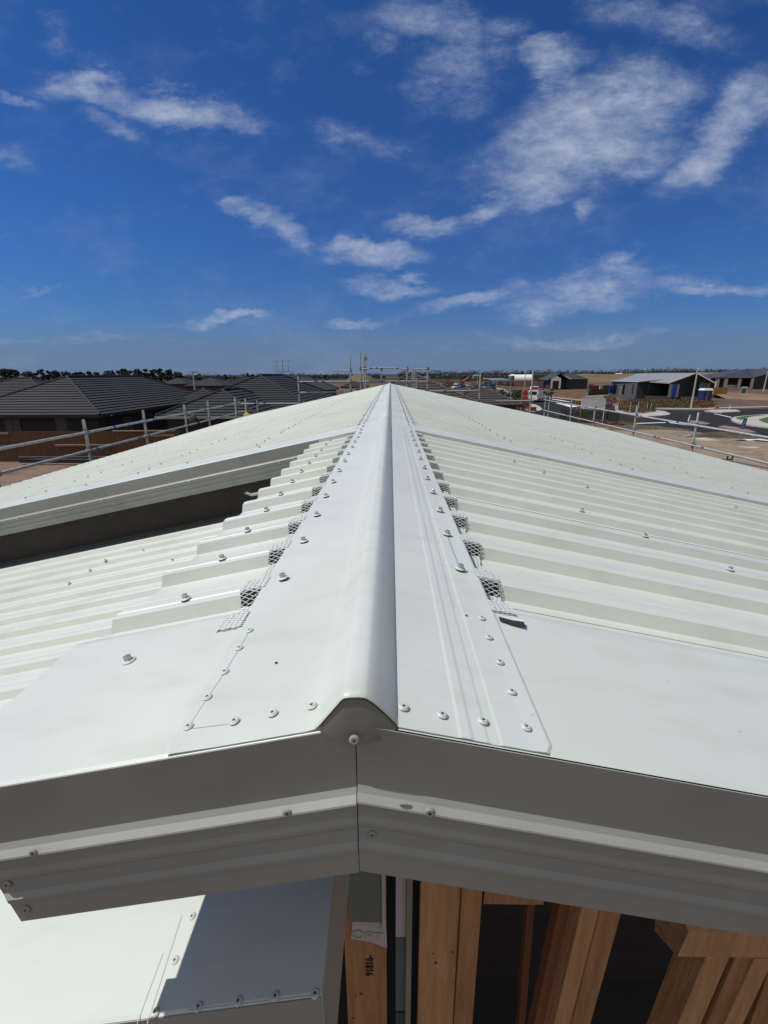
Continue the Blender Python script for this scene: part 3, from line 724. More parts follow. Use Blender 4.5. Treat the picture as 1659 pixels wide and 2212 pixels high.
def gnd_nodes():
    m=M_GND; nt=m.node_tree; N=nt.nodes; L=nt.links; b=N['Principled BSDF']; tc=N.new('ShaderNodeTexCoord')
    def nz(s,d):
        n=N.new('ShaderNodeTexNoise'); n.inputs['Scale'].default_value=s; n.inputs['Detail'].default_value=d; L.new(tc.outputs['Object'],n.inputs[0]); return n.outputs['Fac']
    def rp(src,p0,p1,c0,c1):
        r=N.new('ShaderNodeValToRGB'); L.new(src,r.inputs[0]); r.color_ramp.elements[0].position=p0; r.color_ramp.elements[1].position=p1; r.color_ramp.elements[0].color=(*c0,1); r.color_ramp.elements[1].color=(*c1,1); return r.outputs[0]
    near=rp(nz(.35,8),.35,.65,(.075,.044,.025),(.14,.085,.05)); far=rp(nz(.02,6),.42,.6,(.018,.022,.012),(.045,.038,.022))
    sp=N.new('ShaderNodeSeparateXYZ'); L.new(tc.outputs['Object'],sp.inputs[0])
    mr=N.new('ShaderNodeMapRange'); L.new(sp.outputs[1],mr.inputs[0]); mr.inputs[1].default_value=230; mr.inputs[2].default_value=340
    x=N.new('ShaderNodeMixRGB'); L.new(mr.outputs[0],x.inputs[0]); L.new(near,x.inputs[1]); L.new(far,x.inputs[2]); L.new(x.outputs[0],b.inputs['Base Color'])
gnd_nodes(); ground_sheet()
road=[B_(640,320),B_(760,352),B_(880,378),B_(1100,402),B_(1250,432),B_(1560,482),A_(460,333),A_(600,350),A_(830,372),R5(60,490),R5(190,518),R5(300,527),R5(540,541),R5(880,546),R5(1130,547),R5(1659,527),(1850,890),(1900,1010),
      R5(1659,935),R5(1400,892),R5(1100,838),R5(850,788),R5(700,768),R5(590,747),(1395,925),(1330,918),(1240,912),(1180,908),(1120,893),(1080,872),B_(1170,512),B_(900,458),B_(780,420),B_(640,372),B_(480,335),B_(430,300),B_(500,285)]
struct(poly(road,.004,M_ASPH,'road'))
drv=[A_(830,330),A_(900,315),A_(1100,290),A_(1190,300),A_(1190,345),A_(1000,345)]
struct(poly(drv,.03,mat('driveway_grey',(.17,.155,.14),.85,var=.15),'driveway'))
struct(poly([B_(500,285),B_(640,318),B_(760,350),B_(720,352),B_(600,330),B_(470,300)],.012,M_ASPH,'road'))
# kerb and footpath strips: outline of measured points, raised .12
def strip_path(pts,w0,w1,m,name,z=.12,z0=0):
    Q=[G(*p) for p in pts]; b=MB(); Lp=[];Rp=[]
    for i,p in enumerate(Q):
        d=(Q[min(i+1,len(Q)-1)]-Q[max(i-1,0)]); d.z=0; d.normalize(); n=Vector((-d.y,d.x,0)); Lp.append(p+n*w0); Rp.append(p+n*w1)
    for i in range(len(Q)-1):
        a,c,d,e=Lp[i],Lp[i+1],Rp[i+1],Rp[i]
        b.hexa([(a.x,a.y,z0),(e.x,e.y,z0),(d.x,d.y,z0),(c.x,c.y,z0),(a.x,a.y,z),(e.x,e.y,z),(d.x,d.y,z),(c.x,c.y,z)],m)
    return struct(b.build(name))
strip_path([B_(640,318),B_(760,350),B_(880,376),B_(1100,400),B_(1250,430),B_(1560,478)],.02,.5,M_CONC,'kerb')
strip_path([B_(1250,428),B_(1560,470),A_(470,322),A_(560,335)],1.0,3.2,M_CONC,'footpath',z=.10)
strip_path([A_(460,331),A_(600,347),A_(830,370)],.02,.6,M_CONC,'kerb')
strip_path([R5(190,514),R5(300,523),R5(540,537),R5(880,542),R5(1130,543)],.02,1.6,M_CONC,'kerb')
strip_path([R5(1130,535),R5(1400,528),R5(1659,522),(1800,884)],.05,1.2,M_CONC,'kerb')
strip_path([R5(590,752),R5(700,772),R5(850,793),R5(1100,843),R5(1400,897),R5(1659,940),(1800,1010)],-1.1,-.02,M_CONC,'kerb')
strip_path([B_(900,462),B_(1040,490),B_(1175,520)],-.9,.1,M_CONC,'kerb')
strip_path([B_(960,352),B_(1100,402)],2.0,3.5,M_CONC,'footpath',z=.08)
# raised islands
def island(pts,name='traffic_island',m=M_CONC,t=.13,z=.006): return struct(poly(pts,z,m,name,t))
i1=island([A_(150,480),A_(180,440),A_(230,418),A_(290,430),A_(335,455),A_(358,480),A_(345,497),A_(270,505),A_(180,500)])
i2=island([R5(150,500),R5(300,527),R5(430,538),R5(560,555),R5(640,566),R5(692,588),R5(690,596),R5(640,606),R5(540,613),R5(400,617),R5(330,612),R5(150,560)])
i3=island([R5(1030,562),R5(1110,551),R5(1230,548),R5(1350,550),R5(1388,568),R5(1200,577)])
i4=island([R5(1290,640),R5(1320,624),R5(1420,610),R5(1560,600),R5(1720,590),(1800,900),(1800,960),R5(1659,727),R5(1480,704),R5(1360,680),R5(1305,660)])
struct(poly([R5(1335,632),R5(1420,614),R5(1560,604),R5(1700,598),R5(1500,620),R5(1420,640),R5(1400,655),R5(1370,650)],.145,M_GRASS,'grass_verge'))
struct(poly([R5(1560,650),R5(1640,628),R5(1760,610),(1800,925),R5(1659,690),R5(1600,675)],.145,M_GRASS,'grass_verge'))
M_RISL=mat('red_paving',(.25,.165,.135),.85,var=.15,vs=3)
i5=island([R5(862,668),R5(890,657),R5(930,660),R5(1010,672),R5(1090,690),R5(1060,697),R5(960,695),R5(900,685)],m=M_RISL)
i6=island([R5(1170,716),R5(1230,711),R5(1330,724),R5(1440,745),R5(1550,779),R5(1480,778),R5(1380,768),R5(1250,742)],m=M_RISL)
def mark(pts): struct(poly(pts,.0085,M_WHITE,'road_marking'))
mark([R5(355,673),R5(648,665),R5(650,670),R5(355,680)])
mark([R5(678,660),R5(700,659),R5(860,683),R5(930,694),R5(925,702),R5(850,692),R5(690,671)])
mark([R5(1120,581),R5(1135,580),R5(1305,614),R5(1290,618)])
mark([R5(1325,828),R5(1500,816),R5(1560,826),R5(1440,838)])
mark([R5(1440,838),R5(1560,826),R5(1680,842),R5(1665,850),R5(1550,838),R5(1450,843)])
mark([R5(1430,842),R5(1445,840),R5(1700,870),R5(1700,876)])
mark([A_(520,400),A_(600,392),A_(820,440),A_(700,450),A_(600,420)])
mark([A_(455,345),A_(600,365),A_(700,385),A_(690,388),A_(560,368),A_(450,350)])
# ------------------------------------------------------------------ bumpy earth and sand heaps
def mound(name,cx,cy,rx,ry,h,m,rough=.25,n=34,seed=0,z0=-.15,kind=True,flat=1.0):
    b=MB(); vs=[]; rr=random.Random(seed); ph=[rr.uniform(0,6) for _ in range(6)]
    for i in range(n+1):
        for j in range(n+1):
            u=i/n*2-1; v=j/n*2-1; d=math.hypot(u,v); f=max(0,1-d**2.2)
            nzv=.5*math.sin(u*5+ph[0]+2*math.sin(v*3+ph[1]))+.3*math.sin(v*9+ph[2]+u*4)+.2*math.sin(u*17+ph[3])*math.sin(v*15+ph[4])+.15*math.sin(u*31+v*27+ph[5])
            vs.append((cx+u*rx,cy+v*ry,z0+(h-z0)*(f**flat)*(1+rough*nzv)))
    b.add(vs,[(i*(n+1)+j,(i+1)*(n+1)+j,(i+1)*(n+1)+j+1,i*(n+1)+j+1) for i in range(n) for j in range(n)],m)
    o=b.build(name,fixn=False,smooth=True,auto=60)
    if kind: struct(o)
    return o
p=G(*C_(1000,620)); mound('sand',p.x,p.y-6.0,8,4.2,.20,M_SAND,.6,seed=1)
p=G(*C_(1500,760)); mound('sand',p.x+1,p.y-5.6,6.5,3.0,.42,M_SAND,.6,seed=2,flat=.7)
p=G(*C_(200,540)); mound('sand',p.x,p.y-4,9,5,.25,M_SAND,.6,seed=3)
p=G(*C_(650,520)); mound('earth_spoil',p.x-1,p.y-1.2,5.0,1.2,.30,mat('dark_spoil',(.10,.085,.06),.95,var=.4,bump=1,bs=3),.6,seed=4)
p=G(*C_(1450,650)); mound('earth_spoil',p.x+1,p.y+.3,4.5,.7,.3,mat('dark_spoil',(.10,.085,.06),.95),.6,seed=5)
struct(poly([(1180,915),(1330,925),(1440,935),(1600,975),(1750,1010),(1900,1300),(1300,1200)],.004,M_SAND,'sand'))
struct(poly([(-60,985),(330,985),(330,1100),(-60,1200)],.004,mat('left_yard',(.24,.16,.11),.95,col2=(.11,.06,.035),vs=.6,bump=1,bs=2),'yard'))
# earth banks and terraces on the right, far hills
def bank(pts_top,zt,dy,m,name='earth_bank'):    # raised terrace with a sloping face towards us
    b=MB(); n=len(pts_top)
    for i in range(n-1):
        a,c=pts_top[i],pts_top[i+1]
        for k in range(10):
            f0,f1=k/10,(k+1)/10
            p0=(a[0]+(c[0]-a[0])*f0,a[1]+(c[1]-a[1])*f0); p1=(a[0]+(c[0]-a[0])*f1,a[1]+(c[1]-a[1])*f1)
            w0=.25*math.sin(p0[0]*1.3); w1=.25*math.sin(p1[0]*1.3)
            b.quad((p0[0],p0[1]-dy+w0,-.02),(p1[0],p1[1]-dy+w1,-.02),(p1[0],p1[1],zt),(p0[0],p0[1],zt),m)
            b.quad((p0[0],p0[1],zt),(p1[0],p1[1],zt),(p1[0],p1[1]+30,zt),(p0[0],p0[1]+30,zt),m)
    return struct(b.build(name,fixn=False))
g=lambda x,y:(G(x,y).x,G(x,y).y)
bank([g(1186,857),g(1250,859)],1.1,2.5,M_BANK)
bank([g(1070,838),g(1130,845),g(1175,850)],.9,3,M_BANK)
bank([g(1545,860),g(1750,866)],.7,3.5,M_DIRT)
for (x,y,Y,rx,ry,h,s) in ((1330,806,330,34,20,2.4,1),(1400,804,420,60,30,4.2,2),(1290,806,420,50,20,3.6,9),(1500,803,380,60,25,3.4,3),(1580,802,420,60,30,4.0,4),(1330,0,260,22,9,2.0,8),(1190,806,600,110,30,3,6),(1060,806,700,160,30,2.2,7)):
    X=PY(x,810,Y).x; mound('hill',X,Y,rx,ry,h,M_DRYM if s in (2,3,9,4) else M_BANK,.18,seed=s) if False else mound('hill',X,Y,rx,ry,h,mat('dry_hill',(.20,.13,.065),.95,col2=(.10,.085,.045),vs=.05),.18,seed=s)
for (x,Y,rx,h,s) in ((780,330,12,4.6,11),(240,190,12,3.6,12),(300,420,30,2.6,13)):
    X=PY(x,810,Y).x; mound('hill',X,Y,rx,14,h,mat('dry_hill2',(.17,.12,.06),.95,col2=(.09,.07,.04),vs=.15),.15,seed=s)
# ------------------------------------------------------------------ vegetation
def leaf_cloud(b,cx,cy,cz,rx,ry,rz,n,s,m,rr,flat=1):
    for _ in range(n):
        while True:
            u,v,w=rr.uniform(-1,1),rr.uniform(-1,1),rr.uniform(-1,1)
            d=u*u+v*v+w*w
            if d<1 and (d>.25 or rr.random()<.3): break
        p=Vector((cx+u*rx,cy+v*ry,cz+w*rz)); a=Vector((rr.gauss(0,1),rr.gauss(0,1),rr.gauss(0,1))).normalized(); c=a.orthogonal().normalized()
        c=(c*math.cos(3)+a.cross(c)*math.sin(rr.uniform(0,6))).normalized(); t=s*rr.uniform(.6,1.4)
        b.add([p-a*t,p+c*t*.6,p+a*t,p-c*t*.6],((0,1,2,3),),m)
def tree(label,x,Y,h,w,seed,m=M_LEAFD,group='distant trees on the skyline',n=420,sparse=False,name='tree',base=0,px=True,clumps=7):
    rr=random.Random(seed); X=PY(x,812,Y).x if px else x
    t=thing(name,label,'tree',(X,Y,base),group)
    b=MB(); hb=h*.35
    b.tube((X,Y,base-.3),(X+rr.uniform(-.03,.03)*h,Y,base+hb),.028*h,M_BARK,7,.02*h)
    top=Vector((X,Y,base+hb)); cl=[]
    for i in range(clumps):
        a=rr.uniform(0,6.28); rad=rr.uniform(.1,.8)*w/2; zz=base+h*rr.uniform(.42,.86)
        q=Vector((X+rad*math.cos(a),Y+rad*math.sin(a),zz)); b.tube(top-Vector((0,0,hb*rr.uniform(0,.4))),q,.012*h,M_BARK,5,.004*h); cl.append(q)
    b.build('trunk',t)
    b=MB(); per=n//clumps
    for q in cl:
        s=rr.uniform(.2,.36)*w; leaf_cloud(b,q.x,q.y,q.z,s*1.1,s,s*(.45 if sparse else .62),per,h*.045,m,rr)
    b.build('crown',t,fixn=False); return t
tdesc=['rounded dark tree','wide flat-topped dark tree','slim dark tree','ragged dark tree with gaps','small dark bushy tree','tall dark tree']
def lrow(lst,Y,group,where,seed,base=0):
    for i,(x,y0,w,sp) in enumerate(lst):
        yh=807.5-(x-842)*.00715; h=H-(y0-yh)*Y/1037*1.0 
        ww=w*Y/1037*1.25
        d=tdesc[(i*5+seed)%6]
        tree(f'{d} {where[i] if isinstance(where,list) else where}',x,Y+random.uniform(-6,6),h-base,ww,seed*100+i,group=group,sparse=sp,n=800,base=base,clumps=9 if w>14 else 6)
left=[(12,793,20,0),(25,794,14,1),(38,791,14,1),(62,801,24,0),(78,795,10,1),(92,793,12,1),(104,796,10,1),(120,799,22,0),(141,801,16,0),(165,799,12,0),(180,800,12,0),(192,794,11,0),(210,795,9,1),
      (236,800,22,0),(262,797,18,0),(275,794,16,0),(302,794,22,0),(316,794,10,0),(330,793,13,1),(346,792,18,0),(362,793,16,0),(371,794,8,1),(388,802,18,0)]
place=['at the far left edge of the skyline','second from the left on the skyline','with the highest top at the far left','left of the charcoal roof ridge','over the left hip of the big charcoal roof','behind the left hip of the charcoal roof','just left of the start of the charcoal ridge','at the left end of the charcoal ridge line','above the left part of the charcoal ridge','low behind the charcoal ridge','behind the ridge beside the pointed one','like a small peak above the charcoal ridge','thin, above the middle of the charcoal ridge',
 'starting the dense clump right of the gap','second in the dense skyline clump','third in the dense skyline clump','above the right end of the charcoal ridge','narrow, beside the large round one','airy, in the middle of the right clump','broad, near the right of the clump','right of the broadest one','bare topped, near the clump right end','last and low at the right end of the clump']
lrow(left,190,'trees along the left skyline',place,1)
lrow([(868,803,24,0),(905,799,26,0),(893,799,16,1)],150,'trees behind the pyramid roof',['left of the pyramid roof tip','right of the pyramid roof tip','right above the pyramid roof tip'],2)
lrow([(487,806,8,0),(535,803,5,0),(548,806,10,0),(430,806,10,0),(646,805,5,0),(670,805,5,0),(702,806,6,0)],260,'small trees between the roofs',['left of the antenna roof','spiky, left of the antenna','close to the antenna roof','left of the lamp pole','first right of the antenna roof','second right of the antenna roof','third right of the antenna roof'],3)
# far woods: a band of low dark clumps nobody could count
rr=random.Random(11)
def woods(x0,x1,Y,zt,n,seed,m,s=1.0):
    rr=random.Random(seed); b=MB()
    for i in range(n):
        x=x0+(x1-x0)*(i+rr.random())/n; yy=Y*rr.uniform(.94,1.06); X=PY(x,812,yy).x; h=zt*rr.uniform(.45,1.15); w=yy/1037*rr.uniform(3,7)*s
        leaf_cloud(b,X,yy,h*.4,w*1.3,w*.6,h*.5,60,yy/1037*1.0,m,rr)
        b.tube((X,yy,-.5),(X,yy,h*.3),w*.06,M_BARK,5)
    o=b.build('far_woods',fixn=False); o['kind']='stuff'; o['label']='dark low belt of far-off trees and scrub'; return o
woods(400,830,520,7.0,200,1,M_LEAFD); woods(-40,420,330,6.4,200,6,M_LEAFD)
woods(860,1720,900,12,300,2,M_LEAFD,.9); woods(930,1330,480,5.6,240,3,mat('scrub',(.035,.04,.022),.9,var=.5,vs=.05)); woods(1330,1720,620,9.5,170,4,M_LEAFD)
woods(1400,1500,560,11.0,40,5,M_LEAFD,1.3); woods(1000,1180,330,2.4,80,8,mat('scrub',(.035,.04,.022),.9))
def planting(name,pts,h,mats,dens,seed,label,s=.09):
    rr=random.Random(seed); Q=[G(*p) for p in pts]; xs=[q.x for q in Q]; ys=[q.y for q in Q]; b=MB()
    def inside(x,y):
        c=False; j=len(Q)-1
        for i in range(len(Q)):
            if (Q[i].y>y)!=(Q[j].y>y) and x<(Q[j].x-Q[i].x)*(y-Q[i].y)/(Q[j].y-Q[i].y)+Q[i].x: c=not c
            j=i
        return c
    A=(max(xs)-min(xs))*(max(ys)-min(ys)); n=int(A*dens)
    for _ in range(n):
        x,y=rr.uniform(min(xs),max(xs)),rr.uniform(min(ys),max(ys))
        if not inside(x,y): continue
        hh=h*(.75+.35*hnoise(x*2.1,y*2.3)); k=0 if hnoise(x*1.1+3,y*1.3+seed)>-.05 else 1
        m=mats[k if rr.random()<.8 else 1-k]
        for _ in range(4):
            z=rr.uniform(.15,1)*hh+.1; p=Vector((x+rr.gauss(0,.12),y+rr.gauss(0,.12),z)); a=Vector((rr.gauss(0,.6),rr.gauss(0,.6),rr.gauss(0,1))).normalized(); c=a.cross(Vector((rr.gauss(0,1),rr.gauss(0,1),.1))).normalized(); t=s*rr.uniform(.6,1.5)
            b.add([p-a*t,p+c*t*.5,p+a*t,p-c*t*.5],((0,1,2,3),),m)
    o=b.build(name,fixn=False); o['kind']='stuff'; o['label']=label; return o
planting('shrub_bed',[R5(180,520),R5(300,514),R5(440,522),R5(520,545),R5(548,572),R5(480,585),R5(380,590),R5(240,580),R5(180,560)],.75,(M_REDB,M_LEAF),26,1,'rust-red shrubs on the kerbed island')
planting('shrub_bed',[R5(190,492),R5(330,470),R5(600,470),R5(860,478),R5(1010,478),R5(1120,500),R5(1125,530),R5(880,535),R5(540,532),R5(300,515),R5(200,505)],.7,(M_LEAF,M_REDB),20,2,'green and rust shrubs along the far footpath')
planting('shrub_bed',[R5(40,440),R5(110,450),R5(190,470),R5(190,500),R5(60,480)],.9,(M_REDB,M_LEAF),20,5,'rust-red shrubs beside the give-way sign')
planting('shrub_bed',[B_(1000,560),B_(1180,540),B_(1400,550),B_(1550,575),B_(1560,650),B_(1480,700),B_(1200,640)],.75,(M_REDB,M_LEAF),16,3,'red-flecked green shrubs behind the roof edge')
planting('shrub_bed',[A_(60,400),A_(190,400),A_(200,480),A_(100,480),A_(20,450)],.8,(M_LEAF,M_REDB),24,6,'bright green shrubs under the orange sign')
planting('dry_grass',[A_(480,560),A_(800,600),A_(1200,620),A_(1300,640),A_(1480,660),A_(1480,700),A_(1200,660),A_(700,610)],.3,(M_DRYG,mat('rust_grass',(.22,.10,.04),.9,var=.4)),40,4,'dry tufts of grass along the black fence',s=.06)
planting('grass_verge',[B_(1050,405),B_(1180,420),B_(1250,440),B_(1200,445)],.3,(M_LEAF,M_DRYG),10,7,'rough green verge by the kerb')
# ------------------------------------------------------------------ houses
def hip_roof(b,x0,x1,y0,y1,he,tan,m,mc,step=.36,lip=.055,capr=.09):
    k=min(x1-x0,y1-y0)/2; n=int(k/step)+1; prev=None
    def rect(i): return (x0+i,x1-i,y0+i,y1-i,he+i*tan)
    for c in range(n):
        a=c*step; e=min(k,(c+1)*step); X0,X1,Y0,Y1,Z=rect(a); U0,U1,V0,V1,T=rect(e)
        lo=[(X0,Y0,Z+lip),(X1,Y0,Z+lip),(X1,Y1,Z+lip),(X0,Y1,Z+lip)]; di=.05; lo0=[(X0+di,Y0+di,Z-.002),(X1-di,Y0+di,Z-.002),(X1-di,Y1-di,Z-.002),(X0+di,Y1-di,Z-.002)]; hi=[(U0,V0,T),(U1,V0,T),(U1,V1,T),(U0,V1,T)]
        for i in range(4):
            j=(i+1)%4; b.quad(lo[i],lo[j],hi[j],hi[i],m); b.quad(lo0[i],lo0[j],lo[j],lo[i],m)
        if e>=k: break
    T=he+k*tan
    if x1-x0>=y1-y0: r0,r1=(x0+k,y0+k,T),(x1-k,y0+k,T)
    else: r0,r1=(x0+k,y0+k,T),(x0+k,y1-k,T)
    segs=[((x0,y0,he),r0),((x1,y0,he),r0 if r0[0]==r1[0] else r1),((x1,y1,he),r1),((x0,y1,he),r1 if r0[0]==r1[0] else r0),(r0,r1)]
    cb=MB()
    for s,e in segs:
        s=Vector(s)+Vector((0,0,lip));e=Vector(e)+Vector((0,0,.03)); L_=(e-s).length
        if L_<.2: continue
        nn=max(1,int(L_/.42))
        for i in range(nn):
            cb.tube(s+(e-s)*(i/nn),s+(e-s)*((i+1)/nn+.01),capr*1.08,mc,8,capr*.92)
    return cb
def hip_house(label,blocks,he,tan,mt,mw,group=None,over=.5,windows=(),gutter=None,name='tiled_house',cat='house',step=.36,cap=None):
    x0,x1,y0,y1=blocks[0]
    t=thing(name,label,cat,((x0+x1)/2,y0,0),group)
    wb=MB(); gb=MB()
    for i,(x0,x1,y0,y1) in enumerate(blocks):
        rb=MB(); cb=hip_roof(rb,x0,x1,y0,y1,he+.001*i,tan,mt,cap or mt,step=step); r=rb.build('roof',t); cb.build('ridge_tiles',r)
        wb.box(x0+over,x1-over,y0+over,y1-over,0,he-.001*i,mw)
        e=.06
        for q in ((x0-e,x1+e,y0-e,y0+.02),(x0-e,x1+e,y1-.02,y1+e),(x0-e,x0+.02,y0+.02,y1-.02),(x1-.02,x1+e,y0+.02,y1-.02)):
            gb.box(q[0],q[1],q[2],q[3],he-.16+.002*i,he-.01+.002*i,gutter or M_BLK)
        gb.box(x0,x1,y0,y1,he-.20+.002*i,he-.165+.002*i,gutter or M_BLK)
    wb.build('wall',t); gb.build('gutter',t)
    for (ax,ay,w,z0,z1,face) in windows:    # face 'f' front(-y) at (ax,ay) or 'r' right(+x)
        fb=MB(); pb=MB()
        if face=='f':
            fb.box(ax-w/2-.08,ax+w/2+.08,ay-.05,ay+.02,z0-.08,z1+.08,M_FRM); pb.box(ax-w/2,ax-.03,ay-.06,ay-.02,z0,z1,M_GLASS); pb.box(ax+.03,ax+w/2,ay-.06,ay-.02,z0,z1,M_GLASS)
        else:
            fb.box(ax-.02,ax+.05,ay-w/2-.08,ay+w/2+.08,z0-.08,z1+.08,M_FRM); pb.box(ax+.02,ax+.06,ay-w/2,ay+w/2,z0,z1,M_GLASS)
        f=fb.build('window',t); pb.build('pane',f)
    return t
M_FRM=mat('window_frame_black',(.02,.02,.022),.5); M_GLASS=mat('window_glass',(.035,.045,.055),.08,spec=.8)
M_WB=mat('dark_weatherboard',(.035,.033,.036),.75,var=.2,vs=2); M_BRK=mat('dark_brick',(.030,.025,.027),.85,var=.3,vs=8)
M_GLITE=mat('zinc_gutter',(.42,.43,.42),.5)
T25=.453
h1=hip_house('large charcoal tiled house behind the timber fence on the left',[(-31.2,-20,32,54)],2.4,T25,M_TILE,M_BRK,
    windows=[(-26.6,32.5,1.0,.9,2.1,'f'),(-22.5,32.5,2.0,.5,2.2,'f'),(-20.5,36,1.2,.8,2.1,'r'),(-20.5,41,1.6,.8,2.1,'r')])
rb=MB(); cb=hip_roof(rb,-22.5,-16.8,46.6,53.0,2.36,T25,M_TILE,M_TILE); r=rb.build('roof',h1); cb.build('ridge_tiles',r)
b=MB(); b.box(-22,-17.3,47.1,52.5,0,2.34,M_BRK); b.build('wall',h1)
b=MB(); b.tube((-19.8,33,2.3),(-19.9,33.4,1.9),.05,M_BLK,8); b.tube((-19.9,33.4,1.9),(-20.42,33.5,1.8),.05,M_BLK,8); b.tube((-20.42,33.5,1.8),(-20.42,33.5,0),.05,M_BLK,8); b.build('downpipe',h1)
h2=hip_house('charcoal tiled house with a television antenna on its ridge',[(-17.1,-5.9,36.4,56.3),(-15.6,-8.8,30.9,41.5)],2.4,T25,M_TILE,M_WB,gutter=M_GLITE,windows=[(-13.0,31.4,1.8,.8,2.1,'f'),(-6.4,40,1.6,.8,2.1,'r')])
b=MB(); ax,ay=-10.2,45.5; zt=4.98
b.tube((ax,ay,zt-.1),(ax,ay,zt+1.35),.025,M_GALD,6)
for z in (.30,1.30): b.tube((ax-1.0,ay,zt+z),(ax+1.0,ay,zt+z),.022,M_GALD,6)
for i in range(9):
    x=ax-.9+i*.225
    for z in (.45,.75,1.1): b.tube((x,ay-.25,zt+z),(x+.06,ay+.25,zt+z+.1),.012,M_GALD,5)
for s in (-.55,.55): b.tube((ax+s,ay,zt+.3),(ax+s,ay,zt+1.3),.015,M_GALD,5)
b.build('antenna',h2)
h3=hip_house('dark brown tiled pyramid-roofed house straight behind the far end of the ridge',[(-4,7.6,34,46.2),(4.6,11.2,40,49)],2.4,T25,mat('brown_tile',(.062,.050,.046),.75,var=.35,vs=6,bump=.5,bs=9),M_WB)
hip_house('far-left charcoal tiled roof cut off by the picture edge',[(-47,-33.5,46,58)],2.4,.40,M_TILE,M_WB)
h4=hip_house('grey tiled house right of the antenna with orange netting beside it',[(-25,-10,82,92)],2.4,.42,M_TILE2,M_WB)
i=0
for (x0,x1,Y,d,lab) in ((395,478,120,14,'long low dark roof between the lamp pole and the antenna roof'),(470,560,135,12,'low dark roof tucked left of the antenna'),(340,400,150,14,'dull dark roof right of the big charcoal roof'),(735,792,100,9,'small grey-roofed house with a white gable by the scaffold poles')):
    a=PY(x0,812,Y).x; c=PY(x1,812,Y).x; hip_house(lab,[(a,c,Y,Y+d)],2.4,.38,M_TILE2 if i!=1 else M_TILE,M_WB if i<3 else mat('white_cladding',(.9,.89,.87),.7)); i+=1
for k,(x,Y,w,m1,lab) in enumerate(((1110,430,9,'w','tiny white-roofed house far off beyond the fields'),(1205,520,16,'w','far pale-roofed building below the skyline'),(1030,450,10,'g','small grey far-off building on the plain'),(1150,500,22,'g','low dark far-off shed with a pale roof line'),(1340,560,14,'w','far white shed roof on the skyline left of the big gable house'),(1530,600,26,'w','long white roof on the skyline right of the big gable house'),(965,520,14,'g','boxy grey far-off building right of the pyramid roof'))):
    X=PY(x,810,Y).x; t=thing('far_building',lab,'building',(X,Y,0),'far buildings on the plain'); ww=w*Y/1037*1.25
    b=MB(); b.box(X-ww/2,X+ww/2,Y,Y+9,0,2.6,mat('far_wall_grey',(.22,.22,.22),.8)); b.build('wall',t)
    b=MB(); mr_=mat('far_roof_white',(.62,.64,.66),.6) if m1=='w' else mat('far_roof_grey',(.16,.17,.19),.6)
    b.add([(X-ww/2-.3,Y-.4,2.6),(X+ww/2+.3,Y-.4,2.6),(X+ww/2+.3,Y+9.4,2.6),(X-ww/2-.3,Y+9.4,2.6),(X-ww/2+1,Y+4.5,4.0),(X+ww/2-1,Y+4.5,4.0)],((0,1,5,4),(1,2,5),(2,3,4,5),(3,0,4),(3,2,1,0)),mr_); b.build('roof',t)
# gable house across the road (dark with white garage gable)
def seg(x0,x1,Y): return PY(x0,812,Y).x,PY(x1,812,Y).x
Y=150; a,c=seg(1184,1275,Y); m0,m1=seg(1188,1248,Y); t=thing('gable_house','dark gabled house with white-fronted garage across the road','house',((a+c)/2,Y,0))
zb=.45; he=3.0; b=MB(); g0,g1=seg(1191,1209,Y-3)
b.box(a+.4,c-.4,Y+.4,Y+11,0,he,M_WB); b.box(g0-.3,g1+.3,Y-3,Y+.4,0,he,M_WB); b.build('wall',t)
b=MB(); rx=PY(1222,812,Y).x; rz=5.15
b.add([(a,Y,he),(c,Y,he),(c,Y+11.4,he),(a,Y+11.4,he),(rx-.5,Y+3.5,rz),(rx+3,Y+5.5,rz)],((0,1,5,4),(1,2,5),(2,3,4,5),(3,0,4),(3,2,1,0)),mat('charcoal_longrun',(.05,.052,.058),.5))
xa,xb=PY(1183,812,Y-3).x,PY(1232,812,Y-3).x; xm=PY(1210,812,Y-3).x; zt=4.75
b.slab([(xa,Y-3.2,he-.25),(xm,Y-3.2,zt),(xm,Y+5,zt),(xa,Y+5,he-.25)],(0,0,.12),mat('charcoal_longrun',(.05,.052,.058),.5)); b.slab([(xm,Y-3.2,zt),(xb,Y-3.2,he-.25),(xb,Y+5,he-.25),(xm,Y+5,zt)],(0,0,.12),mat('charcoal_longrun',(.05,.052,.058),.5))
b.build('roof',t)
b=MB(); wm=mat('white_cladding',(.9,.89,.87),.7); px0,px1=PY(1191,812,Y-3).x,PY(1213,812,Y-3).x
b.slab([(px0,Y-3.06,.3),(px1,Y-3.06,.3),(px1,Y-3.06,3.3),((px0+px1)/2,Y-3.06,4.1),(px0,Y-3.06,3.2)],(0,.05,0),wm)
b.slab([(PY(1207,812,Y).x,Y-3.02,4.3),(xm+.1,Y-3.02,zt-.12),(PY(1229,812,Y).x,Y-3.02,3.25),(PY(1222,812,Y).x,Y-3.02,3.2)],(0,.05,0),wm); b.build('white_cladding',t)
b=MB(); b.box(px0+.6,px1-.6,Y-3.12,Y-3.07,.3,2.6,M_BLK); b.build('garage_door',t)
b=MB(); b.box(PY(1224,812,Y).x,PY(1232,812,Y).x,Y-.02,Y+.39,.3,2.5,M_FRM); b.build('door',t)
